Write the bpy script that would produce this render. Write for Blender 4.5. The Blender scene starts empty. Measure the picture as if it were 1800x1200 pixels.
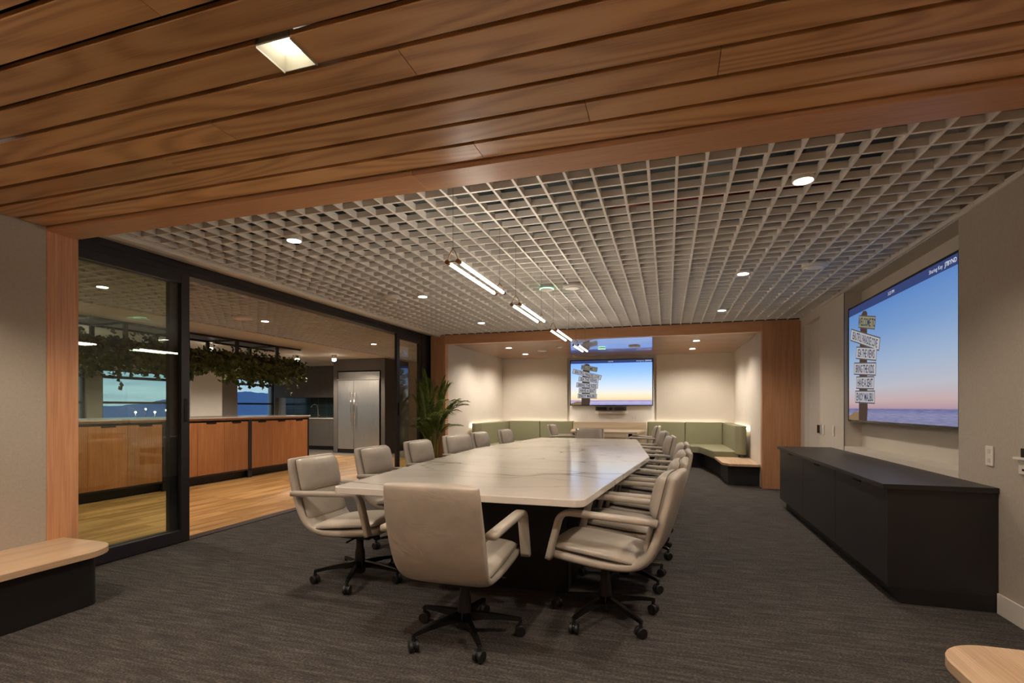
import bpy, bmesh, math, random
from mathutils import Vector, Matrix

random.seed(7)
PI = math.pi
sc = bpy.context.scene
C = sc.collection

# ------------------------------------------------------------------ camera
F_PX, YAW, HORIZON, CAM_H = 886.32, math.radians(17.126), 715.64, 1.22
cam_d = bpy.data.cameras.new('camera')
cam = bpy.data.objects.new('camera', cam_d); C.objects.link(cam)
cam.location = (0, 0, CAM_H)
cam.rotation_euler = (PI / 2, 0, YAW)
cam_d.sensor_width = 36.0
cam_d.lens = F_PX / 1800 * 36.0
cam_d.shift_y = (HORIZON - 600.0) / 1800.0
cam_d.clip_end = 3000
cam_d.clip_start = 0.05
sc.camera = cam

# ------------------------------------------------------------------ look
sc.view_settings.view_transform = 'Standard'
sc.view_settings.look = 'None'
sc.view_settings.exposure = 2.5
sc.view_settings.gamma = 1.0
sc.view_settings.use_curve_mapping = False

# lamp powers
P_DOWN = 14.5       # round downlights of the meeting room
P_SQUARE = 13.0     # square downlights of the plank ceiling
P_NICHE = 19.0
P_KITCHEN = 27.0
E_TUBE = 4.2
E_COVE = 2.8
E_SCREEN = 0.165
WARM = (1.0, 0.875, 0.73)
WARM2 = (1.0, 0.87, 0.72)

# ------------------------------------------------------------------ world: dusk sky
w = bpy.data.worlds.new('dusk_sky'); sc.world = w
w.use_nodes = True
nt = w.node_tree; nt.nodes.clear()
def wn(t, **kw):
    n = nt.nodes.new(t)
    for k, v in kw.items(): setattr(n, k, v)
    return n
tc = wn('ShaderNodeTexCoord'); sep = wn('ShaderNodeSeparateXYZ')
nt.links.new(tc.outputs['Generated'], sep.inputs[0])
ramp = wn('ShaderNodeValToRGB')
e = ramp.color_ramp.elements
e[0].position = 0.0; e[0].color = (0.31, 0.41, 0.50, 1)
e[1].position = 0.5; e[1].color = (0.07, 0.14, 0.27, 1)
m2 = e.new(0.08); m2.color = (0.23, 0.34, 0.46, 1)
nt.links.new(sep.outputs['Z'], ramp.inputs[0])
mp = wn('ShaderNodeMapping'); mp.inputs['Scale'].default_value = (1.2, 1.2, 16)
nt.links.new(tc.outputs['Generated'], mp.inputs[0])
nz = wn('ShaderNodeTexNoise'); nz.inputs['Scale'].default_value = 3.0; nz.inputs['Detail'].default_value = 4
nt.links.new(mp.outputs[0], nz.inputs['Vector'])
r2 = wn('ShaderNodeValToRGB'); r2.color_ramp.elements[0].position = .38; r2.color_ramp.elements[1].position = .68
nt.links.new(nz.outputs['Fac'], r2.inputs[0])
mx = wn('ShaderNodeMixRGB'); mx.inputs[2].default_value = (0.13, 0.20, 0.29, 1)
nt.links.new(r2.outputs[0], mx.inputs[0]); nt.links.new(ramp.outputs[0], mx.inputs[1])
bg = wn('ShaderNodeBackground'); bg.inputs['Strength'].default_value = 0.38
nt.links.new(mx.outputs[0], bg.inputs[0])
ow = wn('ShaderNodeOutputWorld'); nt.links.new(bg.outputs[0], ow.inputs[0])

# ------------------------------------------------------------------ materials
def lin(c):
    return tuple(((v / 255) / 12.92 if v / 255 <= .04045 else ((v / 255 + .055) / 1.055) ** 2.4) for v in c) + (1.0,)

class NB:
    """small node-building helper"""
    def __init__(s, name):
        s.m = bpy.data.materials.new(name); s.m.use_nodes = True
        s.t = s.m.node_tree; s.t.nodes.clear()
        s.out = s.t.nodes.new('ShaderNodeOutputMaterial')
    def n(s, typ, ins=None, **kw):
        nd = s.t.nodes.new(typ)
        for k, v in kw.items(): setattr(nd, k, v)
        if ins:
            for k, v in ins.items():
                if isinstance(v, tuple) and len(v) == 2 and hasattr(v[0], 'outputs'):
                    s.t.links.new(v[0].outputs[v[1]], nd.inputs[k])
                else:
                    nd.inputs[k].default_value = v
        return nd
    def ramp(s, src, stops):
        r = s.n('ShaderNodeValToRGB', {0: src})
        el = r.color_ramp.elements
        el[0].position, el[0].color = stops[0]
        el[1].position, el[1].color = stops[-1]
        for p, c in stops[1:-1]:
            q = el.new(p); q.color = c
        return r
    def finish(s, shader, socket=0):
        s.t.links.new(shader.outputs[socket], s.out.inputs[0]); return s.m

def mat_plain(name, col, rough=.5, metal=0.0, spec=.5, var=0.0, vscale=8.0, bump=0.0, bscale=200.0, coat=0.0):
    b = NB(name)
    base = lin(col)
    p = b.n('ShaderNodeBsdfPrincipled', {'Base Color': base, 'Roughness': rough, 'Metallic': metal, 'Specular IOR Level': spec, 'Coat Weight': coat, 'Coat Roughness': .1})
    geo = b.n('ShaderNodeNewGeometry')
    nzz = b.n('ShaderNodeTexNoise', {'Vector': (geo, 'Position'), 'Scale': vscale, 'Detail': 3.0})
    v = max(var, .02)
    c1 = tuple(min(1, x * (1 + v)) for x in base[:3]) + (1,); c0 = tuple(x * (1 - v) for x in base[:3]) + (1,)
    r = b.ramp((nzz, 'Fac'), [(.3, c0), (.7, c1)])
    b.t.links.new(r.outputs[0], p.inputs['Base Color'])
    if bump:
        n2 = b.n('ShaderNodeTexNoise', {'Vector': (geo, 'Position'), 'Scale': bscale, 'Detail': 2.0})
        bp = b.n('ShaderNodeBump', {'Height': (n2, 'Fac'), 'Strength': bump, 'Distance': .004})
        b.t.links.new(bp.outputs[0], p.inputs['Normal'])
    return b.finish(p)

def mat_wood(name, dark, mid, light, axis, rough=.45, freq=9.0, rings=26.0, rand=True, contrast=1.0, spec=.4, coat=0.0, coat_rough=.1, fine=1.0):
    """axis 0/1/2: the direction the grain runs in"""
    b = NB(name)
    geo = b.n('ShaderNodeNewGeometry')
    src = (geo, 'Position')
    if rand:
        oi = b.n('ShaderNodeObjectInfo')
        mul = b.n('ShaderNodeVectorMath', {0: (37.0, 23.0, 11.0)}, operation='SCALE')
        b.t.links.new(oi.outputs['Random'], mul.inputs['Scale'])
        add = b.n('ShaderNodeVectorMath', {0: (geo, 'Position'), 1: (mul, 'Vector')}, operation='ADD')
        src = (add, 'Vector')
    s1 = [freq] * 3; s1[axis] = freq * .12
    s2 = [150.0] * 3; s2[axis] = 3.0
    mp1 = b.n('ShaderNodeMapping', {'Vector': src, 'Scale': tuple(s1)})
    mp2 = b.n('ShaderNodeMapping', {'Vector': src, 'Scale': tuple(s2)})
    n1 = b.n('ShaderNodeTexNoise', {'Vector': (mp1, 'Vector'), 'Scale': 1.0, 'Detail': 1.0, 'Roughness': .3})
    n2 = b.n('ShaderNodeTexNoise', {'Vector': (mp2, 'Vector'), 'Scale': 1.0, 'Detail': 2.0})
    k = b.n('ShaderNodeMath', {0: (n1, 'Fac'), 1: rings}, operation='MULTIPLY')
    sn = b.n('ShaderNodeMath', {0: (k, 'Value')}, operation='SINE')
    ad = b.n('ShaderNodeMath', {0: (sn, 'Value'), 1: .5 * .55 * contrast, 2: .5}, operation='MULTIPLY_ADD')
    fn = b.n('ShaderNodeMath', {0: (n2, 'Fac'), 1: .9 * fine, 2: -.45 * fine}, operation='MULTIPLY_ADD')
    sm = b.n('ShaderNodeMath', {0: (ad, 'Value'), 1: (fn, 'Value')}, operation='ADD')
    r = b.ramp((sm, 'Value'), [(.08, lin(dark)), (.5, lin(mid)), (.92, lin(light))])
    col = (r, 'Color')
    if rand:
        hv = b.n('ShaderNodeMath', {0: (oi, 'Random'), 1: .30, 2: .84}, operation='MULTIPLY_ADD')
        hs = b.n('ShaderNodeHueSaturation', {'Value': (hv, 'Value'), 'Color': col})
        col = (hs, 'Color')
    p = b.n('ShaderNodeBsdfPrincipled', {'Base Color': col, 'Roughness': rough, 'Specular IOR Level': spec, 'Coat Weight': coat, 'Coat Roughness': coat_rough})
    bp = b.n('ShaderNodeBump', {'Height': (n2, 'Fac'), 'Strength': .08, 'Distance': .002})
    b.t.links.new(bp.outputs[0], p.inputs['Normal'])
    return b.finish(p)

def mat_emit(name, col, strength):
    b = NB(name)
    em = b.n('ShaderNodeEmission', {'Color': tuple(col[:3]) + (1,), 'Strength': strength})
    return b.finish(em)

def mat_carpet():
    b = NB('carpet')
    geo = b.n('ShaderNodeNewGeometry')
    mp1 = b.n('ShaderNodeMapping', {'Vector': (geo, 'Position'), 'Scale': (2.6, 26.0, 1.0)})
    a = b.n('ShaderNodeTexNoise', {'Vector': (mp1, 'Vector'), 'Scale': 1.6, 'Detail': 5.0, 'Roughness': .65})
    mp2 = b.n('ShaderNodeMapping', {'Vector': (geo, 'Position'), 'Scale': (70.0, 150.0, 1.0)})
    c = b.n('ShaderNodeTexNoise', {'Vector': (mp2, 'Vector'), 'Scale': 1.0, 'Detail': 3.0, 'Roughness': .7})
    k = b.n('ShaderNodeMath', {0: (c, 'Fac'), 1: 1.5, 2: -.75}, operation='MULTIPLY_ADD')
    s = b.n('ShaderNodeMath', {0: (a, 'Fac'), 1: (k, 'Value')}, operation='ADD')
    r = b.ramp((s, 'Value'), [(.05, lin((32, 30, 29))), (.5, lin((68, 64, 61))), (1.0, lin((116, 109, 103)))])
    p = b.n('ShaderNodeBsdfPrincipled', {'Base Color': (r, 'Color'), 'Roughness': .95, 'Specular IOR Level': .1})
    bp = b.n('ShaderNodeBump', {'Height': (a, 'Fac'), 'Strength': .2, 'Distance': .004})
    b.t.links.new(bp.outputs[0], p.inputs['Normal'])
    return b.finish(p)

def mat_quartz():
    b = NB('white_quartz')
    geo = b.n('ShaderNodeNewGeometry')
    mp = b.n('ShaderNodeMapping', {'Vector': (geo, 'Position'), 'Rotation': (0, 0, .35), 'Scale': (.30, 1.0, 1.0)})
    n1 = b.n('ShaderNodeTexNoise', {'Vector': (mp, 'Vector'), 'Scale': 1.0, 'Detail': 3.0, 'Roughness': .42, 'Distortion': .25})
    d = b.n('ShaderNodeMath', {0: (n1, 'Fac'), 1: .5}, operation='SUBTRACT')
    ab = b.n('ShaderNodeMath', {0: (d, 'Value')}, operation='ABSOLUTE')
    stops = [(0.0, (.8, .8, .8, 1)), (.003, (.45, .45, .45, 1)), (.009, (0, 0, 0, 1))]
    vein = b.ramp((ab, 'Value'), stops)
    mpb = b.n('ShaderNodeMapping', {'Vector': (geo, 'Position'), 'Location': (3.1, 7.7, 0), 'Rotation': (0, 0, .22), 'Scale': (.42, 1.5, 1.0)})
    n1b = b.n('ShaderNodeTexNoise', {'Vector': (mpb, 'Vector'), 'Scale': 1.1, 'Detail': 3.0, 'Roughness': .45, 'Distortion': .3})
    db = b.n('ShaderNodeMath', {0: (n1b, 'Fac'), 1: .47}, operation='SUBTRACT')
    abb = b.n('ShaderNodeMath', {0: (db, 'Value')}, operation='ABSOLUTE')
    veinb = b.ramp((abb, 'Value'), stops)
    vmax = b.n('ShaderNodeMath', {0: (vein, 'Color'), 1: (veinb, 'Color')}, operation='MAXIMUM')
    n2 = b.n('ShaderNodeTexNoise', {'Vector': (geo, 'Position'), 'Scale': 1.7, 'Detail': 2.0})
    gate = b.ramp((n2, 'Fac'), [(.34, (0, 0, 0, 1)), (.52, (1, 1, 1, 1))])
    mm = b.n('ShaderNodeMath', {0: (vmax, 'Value'), 1: (gate, 'Color')}, operation='MULTIPLY')
    n3 = b.n('ShaderNodeTexNoise', {'Vector': (mp, 'Vector'), 'Scale': 1.5, 'Detail': 3.0})
    base = b.ramp((n3, 'Fac'), [(.3, lin((212, 204, 193))), (.7, lin((228, 221, 211)))])
    mix = b.n('ShaderNodeMixRGB', {'Fac': (mm, 'Value'), 'Color1': (base, 'Color'), 'Color2': lin((132, 120, 108))})
    p = b.n('ShaderNodeBsdfPrincipled', {'Base Color': (mix, 'Color'), 'Roughness': .12, 'Specular IOR Level': .5})
    return b.finish(p)

def mat_glass(name='pane_glass', tint=(.93, .97, .93)):
    b = NB(name)
    lw = b.n('ShaderNodeLayerWeight', {'Blend': .5})
    p5 = b.n('ShaderNodeMath', {0: (lw, 'Facing'), 1: 5.0}, operation='POWER')
    fr = b.n('ShaderNodeMath', {0: (p5, 'Value'), 1: .95, 2: .045}, operation='MULTIPLY_ADD')
    tr = b.n('ShaderNodeBsdfTransparent', {'Color': tint + (1,)})
    gl = b.n('ShaderNodeBsdfGlossy', {'Color': (1, 1, 1, 1), 'Roughness': 0.0})
    mx_ = b.n('ShaderNodeMixShader', {0: (fr, 'Value'), 1: (tr, 'BSDF'), 2: (gl, 'BSDF')})
    return b.finish(mx_)

def mat_leaf(name, a, c):
    b = NB(name)
    geo = b.n('ShaderNodeNewGeometry')
    nn = b.n('ShaderNodeTexNoise', {'Vector': (geo, 'Position'), 'Scale': 9.0, 'Detail': 2.0})
    r = b.ramp((nn, 'Fac'), [(.3, lin(a)), (.7, lin(c))])
    p = b.n('ShaderNodeBsdfPrincipled', {'Base Color': (r, 'Color'), 'Roughness': .45, 'Specular IOR Level': .4})
    t = b.n('ShaderNodeBsdfTranslucent', {'Color': (r, 'Color')})
    mx_ = b.n('ShaderNodeMixShader', {0: .25, 1: (p, 'BSDF'), 2: (t, 'BSDF')})
    return b.finish(mx_)

def mat_leather():
    b = NB('greige_leather')
    tcn = b.n('ShaderNodeTexCoord')
    oi = b.n('ShaderNodeObjectInfo')
    n1 = b.n('ShaderNodeTexNoise', {'Vector': (tcn, 'Object'), 'Scale': 5.0, 'Detail': 4.0})
    r = b.ramp((n1, 'Fac'), [(.25, lin((168, 158, 145))), (.75, lin((192, 182, 168)))])
    p = b.n('ShaderNodeBsdfPrincipled', {'Base Color': (r, 'Color'), 'Roughness': .34, 'Specular IOR Level': .5})
    n2 = b.n('ShaderNodeTexNoise', {'Vector': (tcn, 'Object'), 'Scale': 9.0, 'Detail': 3.0, 'Distortion': .8})
    n3 = b.n('ShaderNodeTexNoise', {'Vector': (tcn, 'Object'), 'Scale': 420.0, 'Detail': 1.0})
    h = b.n('ShaderNodeMath', {0: (n3, 'Fac'), 1: .05, 2: (n2, 'Fac')}, operation='MULTIPLY_ADD')
    bp = b.n('ShaderNodeBump', {'Height': (h, 'Value'), 'Strength': .35, 'Distance': .012})
    b.t.links.new(bp.outputs[0], p.inputs['Normal'])
    return b.finish(p)

def mat_brushed(name, col, axis):
    b = NB(name)
    geo = b.n('ShaderNodeNewGeometry')
    s = [260.0] * 3; s[axis] = 2.0
    mp = b.n('ShaderNodeMapping', {'Vector': (geo, 'Position'), 'Scale': tuple(s)})
    nn = b.n('ShaderNodeTexNoise', {'Vector': (mp, 'Vector'), 'Scale': 1.0, 'Detail': 2.0})
    rr = b.ramp((nn, 'Fac'), [(.2, (.24, .24, .24, 1)), (.8, (.42, .42, .42, 1))])
    p = b.n('ShaderNodeBsdfPrincipled', {'Base Color': lin(col), 'Metallic': 1.0, 'Roughness': (rr, 'Color')})
    return b.finish(p)

def mat_screen(name, strength, far=False):
    """sea and evening sky picture of a switched-on display; UV 0..1 across the picture"""
    b = NB(name)
    uv = b.n('ShaderNodeUVMap'); sp = b.n('ShaderNodeSeparateXYZ', {0: (uv, 'UV')})
    sky = b.ramp((sp, 'Y'), [(0.0, lin((150, 150, 190))), (.06, lin((160, 160, 200))), (.098, lin((128, 132, 182))),
                             (.104, lin((205, 170, 185))), (.16, lin((226, 196, 196))), (.27, lin((214, 214, 226))),
                             (.45, lin((184, 206, 236))), (.7, lin((140, 178, 232))), (1.0, lin((98, 150, 224)))])
    if far:
        cols = [(150, 152, 196), (176, 170, 208), (150, 140, 184), (222, 188, 160), (240, 216, 172), (228, 224, 208), (198, 214, 236), (150, 190, 248), (112, 160, 246)]
        for el, cc in zip(sky.color_ramp.elements, cols): el.color = lin(cc)
    mpw = b.n('ShaderNodeMapping', {'Vector': (uv, 'UV'), 'Scale': (14.0, 160.0, 1.0)})
    nw = b.n('ShaderNodeTexNoise', {'Vector': (mpw, 'Vector'), 'Scale': 1.0, 'Detail': 3.0})
    wave = b.ramp((nw, 'Fac'), [(.35, (.78, .78, .82, 1)), (.65, (1.12, 1.1, 1.08, 1))])
    insea = b.n('ShaderNodeMath', {0: (sp, 'Y'), 1: .1}, operation='LESS_THAN')
    sel = b.n('ShaderNodeMixRGB', {'Fac': (insea, 'Value'), 'Color1': (1, 1, 1, 1), 'Color2': (wave, 'Color')})
    pic = b.n('ShaderNodeMixRGB', {'Fac': 1.0, 'Color1': (sky, 'Color'), 'Color2': (sel, 'Color')}, blend_type='MULTIPLY')
    em = b.n('ShaderNodeEmission', {'Color': (pic, 'Color'), 'Strength': strength})
    return b.finish(em)

M = {}
M['carpet'] = mat_carpet()
M['fabric_wall'] = mat_plain('fabric_wall', (178, 167, 152), .9, var=.05, vscale=60, bump=.25, bscale=500)
M['paint'] = mat_plain('warm_white_paint', (205, 195, 182), .7, var=.02)
M['paint_bright'] = mat_plain('white_trim_paint', (222, 215, 206), .5, var=.02)
M['pier_shade'] = mat_plain('shaded_pier_tone', (150, 143, 134), .7, var=.02)  # grey puts the shade on the window piers into their colour
M['niche_wall'] = mat_plain('niche_wall_panel', (204, 194, 180), .8, var=.03, vscale=3)
M['grid'] = mat_plain('ceiling_grid_white', (234, 228, 220), .55, var=.02)
M['plank'] = mat_wood('ceiling_plank_oak', (152, 104, 62), (198, 148, 98), (212, 164, 114), 0, rough=.36, freq=4.6, rings=62, contrast=.75, fine=.55)
M['beam'] = mat_wood('beam_oak', (178, 124, 84), (204, 150, 108), (216, 166, 124), 0, rough=.4, freq=4.0, rings=10, contrast=.35)
M['post'] = mat_wood('post_oak', (168, 114, 78), (200, 146, 106), (214, 164, 124), 2, rough=.45, freq=10.0, rings=9, contrast=.4)
M['niche_ceiling'] = mat_wood('niche_ceiling_oak', (150, 96, 58), (186, 130, 86), (205, 150, 104), 0, rough=.3, freq=8.0, rings=14, contrast=.4, coat=1.0, coat_rough=.04)
M['bench_top'] = mat_wood('bench_ash', (168, 138, 108), (200, 168, 134), (216, 188, 156), 1, rough=.4, freq=9.0, rings=16, contrast=.5)
M['table_wood'] = mat_wood('far_table_ash', (170, 150, 124), (198, 178, 150), (212, 194, 168), 0, rough=.4, freq=9.0, rings=12, contrast=.5)
M['floor_wood'] = mat_wood('kitchen_oak_floor', (140, 98, 52), (192, 146, 90), (214, 172, 116), 1, rough=.35, freq=7.0, rings=12, contrast=.8)
M['island_wood'] = mat_wood('island_oak', (150, 94, 54), (180, 120, 74), (196, 138, 90), 2, rough=.5, freq=12.0, rings=10, contrast=.4)
M['black'] = mat_plain('black_laminate', (30, 28, 28), .5, var=.03)
M['credenza'] = mat_plain('charcoal_laminate', (40, 37, 38), .42, var=.03)
M['black_metal'] = mat_plain('black_aluminium', (38, 35, 39), .38, metal=.0, var=.03)
M['gloss_black'] = mat_plain('gloss_black_plastic', (16, 15, 15), .22, var=.03)
M['rubber'] = mat_plain('caster_rubber', (22, 21, 20), .5, var=.03)
M['leather'] = mat_leather()
M['piping'] = mat_plain('leather_piping', (104, 96, 86), .5)
M['green'] = mat_plain('olive_vinyl', (134, 131, 102), .5, var=.04, vscale=3, bump=.05, bscale=300)
M['quartz'] = mat_quartz()
M['glass'] = mat_glass()
M['steel'] = mat_brushed('stainless_steel', (196, 190, 182), 2)
M['chrome'] = mat_plain('chrome', (225, 225, 225), .12, metal=1.0)
M['brass'] = mat_plain('bronze_fitting', (150, 110, 70), .3, metal=1.0)
M['grey_cab'] = mat_plain('grey_cabinet', (92, 86, 80), .5, var=.02)
M['grey_tile_floor'] = mat_plain('grey_floor_tile', (120, 112, 102), .4, var=.05)
M['teal_tile'] = mat_plain('teal_glazed_tile', (36, 56, 58), .12, var=.25, vscale=14, coat=.5)
M['grout'] = mat_plain('pale_grout', (150, 160, 158), .8)
M['counter'] = mat_plain('pale_counter', (186, 178, 168), .2, var=.03)
M['dark_void'] = mat_plain('plenum_deck', (74, 84, 86), .9, var=.15, vscale=4)
M['duct'] = mat_plain('plenum_duct', (120, 132, 134), .5, metal=.3, var=.1)
M['red_pipe'] = mat_plain('sprinkler_pipe_red', (120, 22, 16), .4)
M['plastic_white'] = mat_plain('white_plastic', (222, 214, 204), .4)
M['lamp_white'] = mat_plain('lamp_reflector', (176, 168, 146), .5)
M['dark_grey'] = mat_plain('dark_grey_plastic', (60, 56, 54), .4)
M['terracotta'] = mat_plain('clay_pot', (92, 70, 56), .6, var=.05)
M['soil'] = mat_plain('soil', (46, 34, 26), .95, var=.3, vscale=40)
M['palm'] = mat_leaf('palm_leaf', (62, 86, 34), (126, 138, 64))
M['stem'] = mat_plain('palm_stem', (140, 128, 58), .5, var=.2, vscale=12)
M['ivy'] = mat_leaf('ivy_leaf', (56, 68, 32), (124, 128, 70))
M['hill_near'] = mat_plain('far_hill_blue', (124, 146, 190), .95, var=.06, vscale=.02)
M['hill_far'] = mat_plain('farther_hill_blue', (120, 150, 200), .95, var=.05, vscale=.02)
M['ground'] = mat_plain('dusk_ground', (84, 94, 118), .95, var=.25, vscale=.05)
M['lamp_glow'] = mat_emit('downlight_glow', (1.0, .90, .74), 4.0)
M['square_glow'] = mat_emit('square_downlight_glow', (1.0, .94, .82), 1.6)
M['tube'] = mat_emit('led_tube', (1.0, .90, .76), E_TUBE)
M['fill_glow'] = mat_emit('added_fill_glow', (1.0, .90, .76), 24.0)  # glow of the fill lamps added behind the camera
M['cove'] = mat_emit('cove_led', (1.0, .88, .72), E_COVE)
M['street'] = mat_emit('street_glow', (1.0, .86, .66), 60.0)
M['green_led'] = mat_emit('green_led', (.25, .9, .45), .7)
M['screen'] = mat_screen('screen_picture', E_SCREEN * .78)
M['screen_far'] = mat_screen('screen_picture_far', E_SCREEN * 1.35, True)
def flat_emit(key, rgb, s=1.0): M[key] = mat_emit(key, lin(rgb), s * E_SCREEN)
flat_emit('pic_bar', (58, 70, 118)); flat_emit('pic_board', (196, 194, 192), .85); flat_emit('pic_board_edge', (92, 86, 92))
flat_emit('pic_text', (54, 56, 92)); flat_emit('pic_post', (78, 62, 54)); flat_emit('pic_white', (225, 230, 245))
flat_emit('pic_sand', (140, 116, 84)); flat_emit('pic_board_top', (150, 146, 108), .9)

# ------------------------------------------------------------------ mesh helpers
def link_mesh(name, me, mat, parent=None):
    o = bpy.data.objects.new(name, me); C.objects.link(o)
    if mat is not None: me.materials.append(mat)
    if parent is not None: o.parent = parent
    return o

def mesh(name, verts, faces, mat, parent=None, smooth=False):
    me = bpy.data.meshes.new(name)
    me.from_pydata([tuple(v) for v in verts], [], faces)
    bm = bmesh.new(); bm.from_mesh(me)
    bmesh.ops.recalc_face_normals(bm, faces=bm.faces)
    bm.to_mesh(me); bm.free()
    if smooth:
        for p in me.polygons: p.use_smooth = True
    me.update()
    return link_mesh(name, me, mat, parent)

def obj_bm(name, bm, mat, parent=None, smooth=False):
    me = bpy.data.meshes.new(name)
    bmesh.ops.recalc_face_normals(bm, faces=bm.faces)
    bm.to_mesh(me); bm.free()
    if smooth:
        for p in me.polygons: p.use_smooth = True
    return link_mesh(name, me, mat, parent)

def bm_box(bm, x0, x1, y0, y1, z0, z1, bevel=0, seg=2):
    r = bmesh.ops.create_cube(bm, size=1)
    vs = r['verts']
    for v in vs:
        v.co = Vector(((x0 + x1) / 2 + v.co.x * (x1 - x0), (y0 + y1) / 2 + v.co.y * (y1 - y0), (z0 + z1) / 2 + v.co.z * (z1 - z0)))
    if bevel:
        es = set()
        for v in vs: es.update(v.link_edges)
        bmesh.ops.bevel(bm, geom=list(es), offset=bevel, segments=seg, affect='EDGES', profile=.5)

def box(name, x0, x1, y0, y1, z0, z1, mat, parent=None, bevel=0, seg=2):
    bm = bmesh.new(); bm_box(bm, x0, x1, y0, y1, z0, z1, bevel, seg)
    return obj_bm(name, bm, mat, parent)

def round_poly(pts, rads, n=6):
    out = []
    k = len(pts)
    for i in range(k):
        p = Vector(pts[i]); a = Vector(pts[i - 1]); b = Vector(pts[(i + 1) % k]); r = rads[i] if hasattr(rads, '__len__') else rads
        if r <= 0: out.append(p); continue
        u = (a - p).normalized(); v = (b - p).normalized()
        ang = math.acos(max(-1, min(1, u.dot(v)))); t = r / math.tan(ang / 2)
        p1, p2 = p + u * t, p + v * t
        cen = p + (u + v).normalized() * (r / math.sin(ang / 2))
        a1 = math.atan2(p1.y - cen.y, p1.x - cen.x); a2 = math.atan2(p2.y - cen.y, p2.x - cen.x)
        da = (a2 - a1 + PI) % (2 * PI) - PI
        for j in range(n + 1):
            q = a1 + da * j / n
            out.append(Vector((cen.x + r * math.cos(q), cen.y + r * math.sin(q))))
    return out

def prism(name, poly, z0, z1, mat, parent=None, bevel=0, seg=2):
    bm = bmesh.new()
    vs = [bm.verts.new((p[0], p[1], z0)) for p in poly]
    f = bm.faces.new(vs)
    r = bmesh.ops.extrude_face_region(bm, geom=[f])
    top = [g for g in r['geom'] if isinstance(g, bmesh.types.BMVert)]
    for v in top: v.co.z = z1
    bmesh.ops.recalc_face_normals(bm, faces=bm.faces)
    if bevel:
        es = [ed for ed in bm.edges if abs(ed.verts[0].co.z - ed.verts[1].co.z) < 1e-6]
        bmesh.ops.bevel(bm, geom=es, offset=bevel, segments=seg, affect='EDGES', profile=.5)
    return obj_bm(name, bm, mat, parent)

def lathe(name, prof, mat, parent=None, n=20, loc=(0, 0, 0), axis='Z', smooth=True):
    vs, fs = [], []
    for r, z in prof:
        for j in range(n):
            a = 2 * PI * j / n
            p = (r * math.cos(a), r * math.sin(a), z)
            if axis == 'X': p = (p[2], p[0], p[1])
            elif axis == 'Y': p = (p[0], p[2], p[1])
            vs.append((p[0] + loc[0], p[1] + loc[1], p[2] + loc[2]))
    for i in range(len(prof) - 1):
        for j in range(n):
            fs.append((i * n + j, i * n + (j + 1) % n, (i + 1) * n + (j + 1) % n, (i + 1) * n + j))
    fs.append(tuple(range(n))); fs.append(tuple((len(prof) - 1) * n + j for j in range(n)))
    o = mesh(name, vs, fs, mat, parent, smooth)
    if smooth:
        for p in o.data.polygons:
            if len(p.vertices) > 4: p.use_smooth = False
    return o

def tube_geo(path, rad, n=8, flat=None):
    """rings along a path; rad number or list; flat=(a,b) half sizes of a rounded-rect section, a along the side, b along the up vector"""
    path = [Vector(p) for p in path]
    vs, fs = [], []
    prev = None
    for i, p in enumerate(path):
        t = (path[min(i + 1, len(path) - 1)] - path[max(i - 1, 0)]).normalized()
        if prev is None:
            ref = Vector((0, 0, 1)) if abs(t.z) < .9 else Vector((1, 0, 0))
            s = t.cross(ref).normalized()
        else:
            s = (prev - t * prev.dot(t)).normalized()
        prev = s
        u = s.cross(t).normalized()
        r = rad[i] if hasattr(rad, '__len__') else rad
        for j in range(n):
            a = 2 * PI * j / n
            ca, sa = math.cos(a), math.sin(a)
            if flat:
                e_ = .45
                ca = math.copysign(abs(ca) ** e_, ca) * flat[0]; sa = math.copysign(abs(sa) ** e_, sa) * flat[1]
                vs.append(p + s * ca + u * sa)
            else:
                vs.append(p + s * (ca * r) + u * (sa * r))
    k = len(path)
    for i in range(k - 1):
        for j in range(n):
            fs.append((i * n + j, i * n + (j + 1) % n, (i + 1) * n + (j + 1) % n, (i + 1) * n + j))
    fs.append(tuple(range(n))); fs.append(tuple((k - 1) * n + j for j in range(n)))
    return vs, fs

def tube(name, path, rad, mat, parent=None, n=8, flat=None, smooth=True):
    vs, fs = tube_geo(path, rad, n, flat)
    return mesh(name, vs, fs, mat, parent, smooth)

def thing(name, label, cat, loc=(0, 0, 0), rz=0.0, group=None):
    o = bpy.data.objects.new(name, None); C.objects.link(o)
    o.empty_display_size = .1
    o.location = loc; o.rotation_euler = (0, 0, rz)
    o['label'] = label; o['category'] = cat
    if group: o['group'] = group
    return o

def tag(o, label, cat, group=None):
    o['label'] = label; o['category'] = cat
    if group: o['group'] = group
    return o

def struct(o, label=None):
    o['kind'] = 'structure'
    if label: o['label'] = label
    return o

def dup(root, loc, rz, label, group=None):
    def rec(o, parent):
        c = o.copy(); C.objects.link(c); c.parent = parent
        for ch in list(o.children): rec(ch, c)
        return c
    r = rec(root, None)
    r.location = loc; r.rotation_euler = (0, 0, rz); r['label'] = label
    if group: r['group'] = group
    return r

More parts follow.
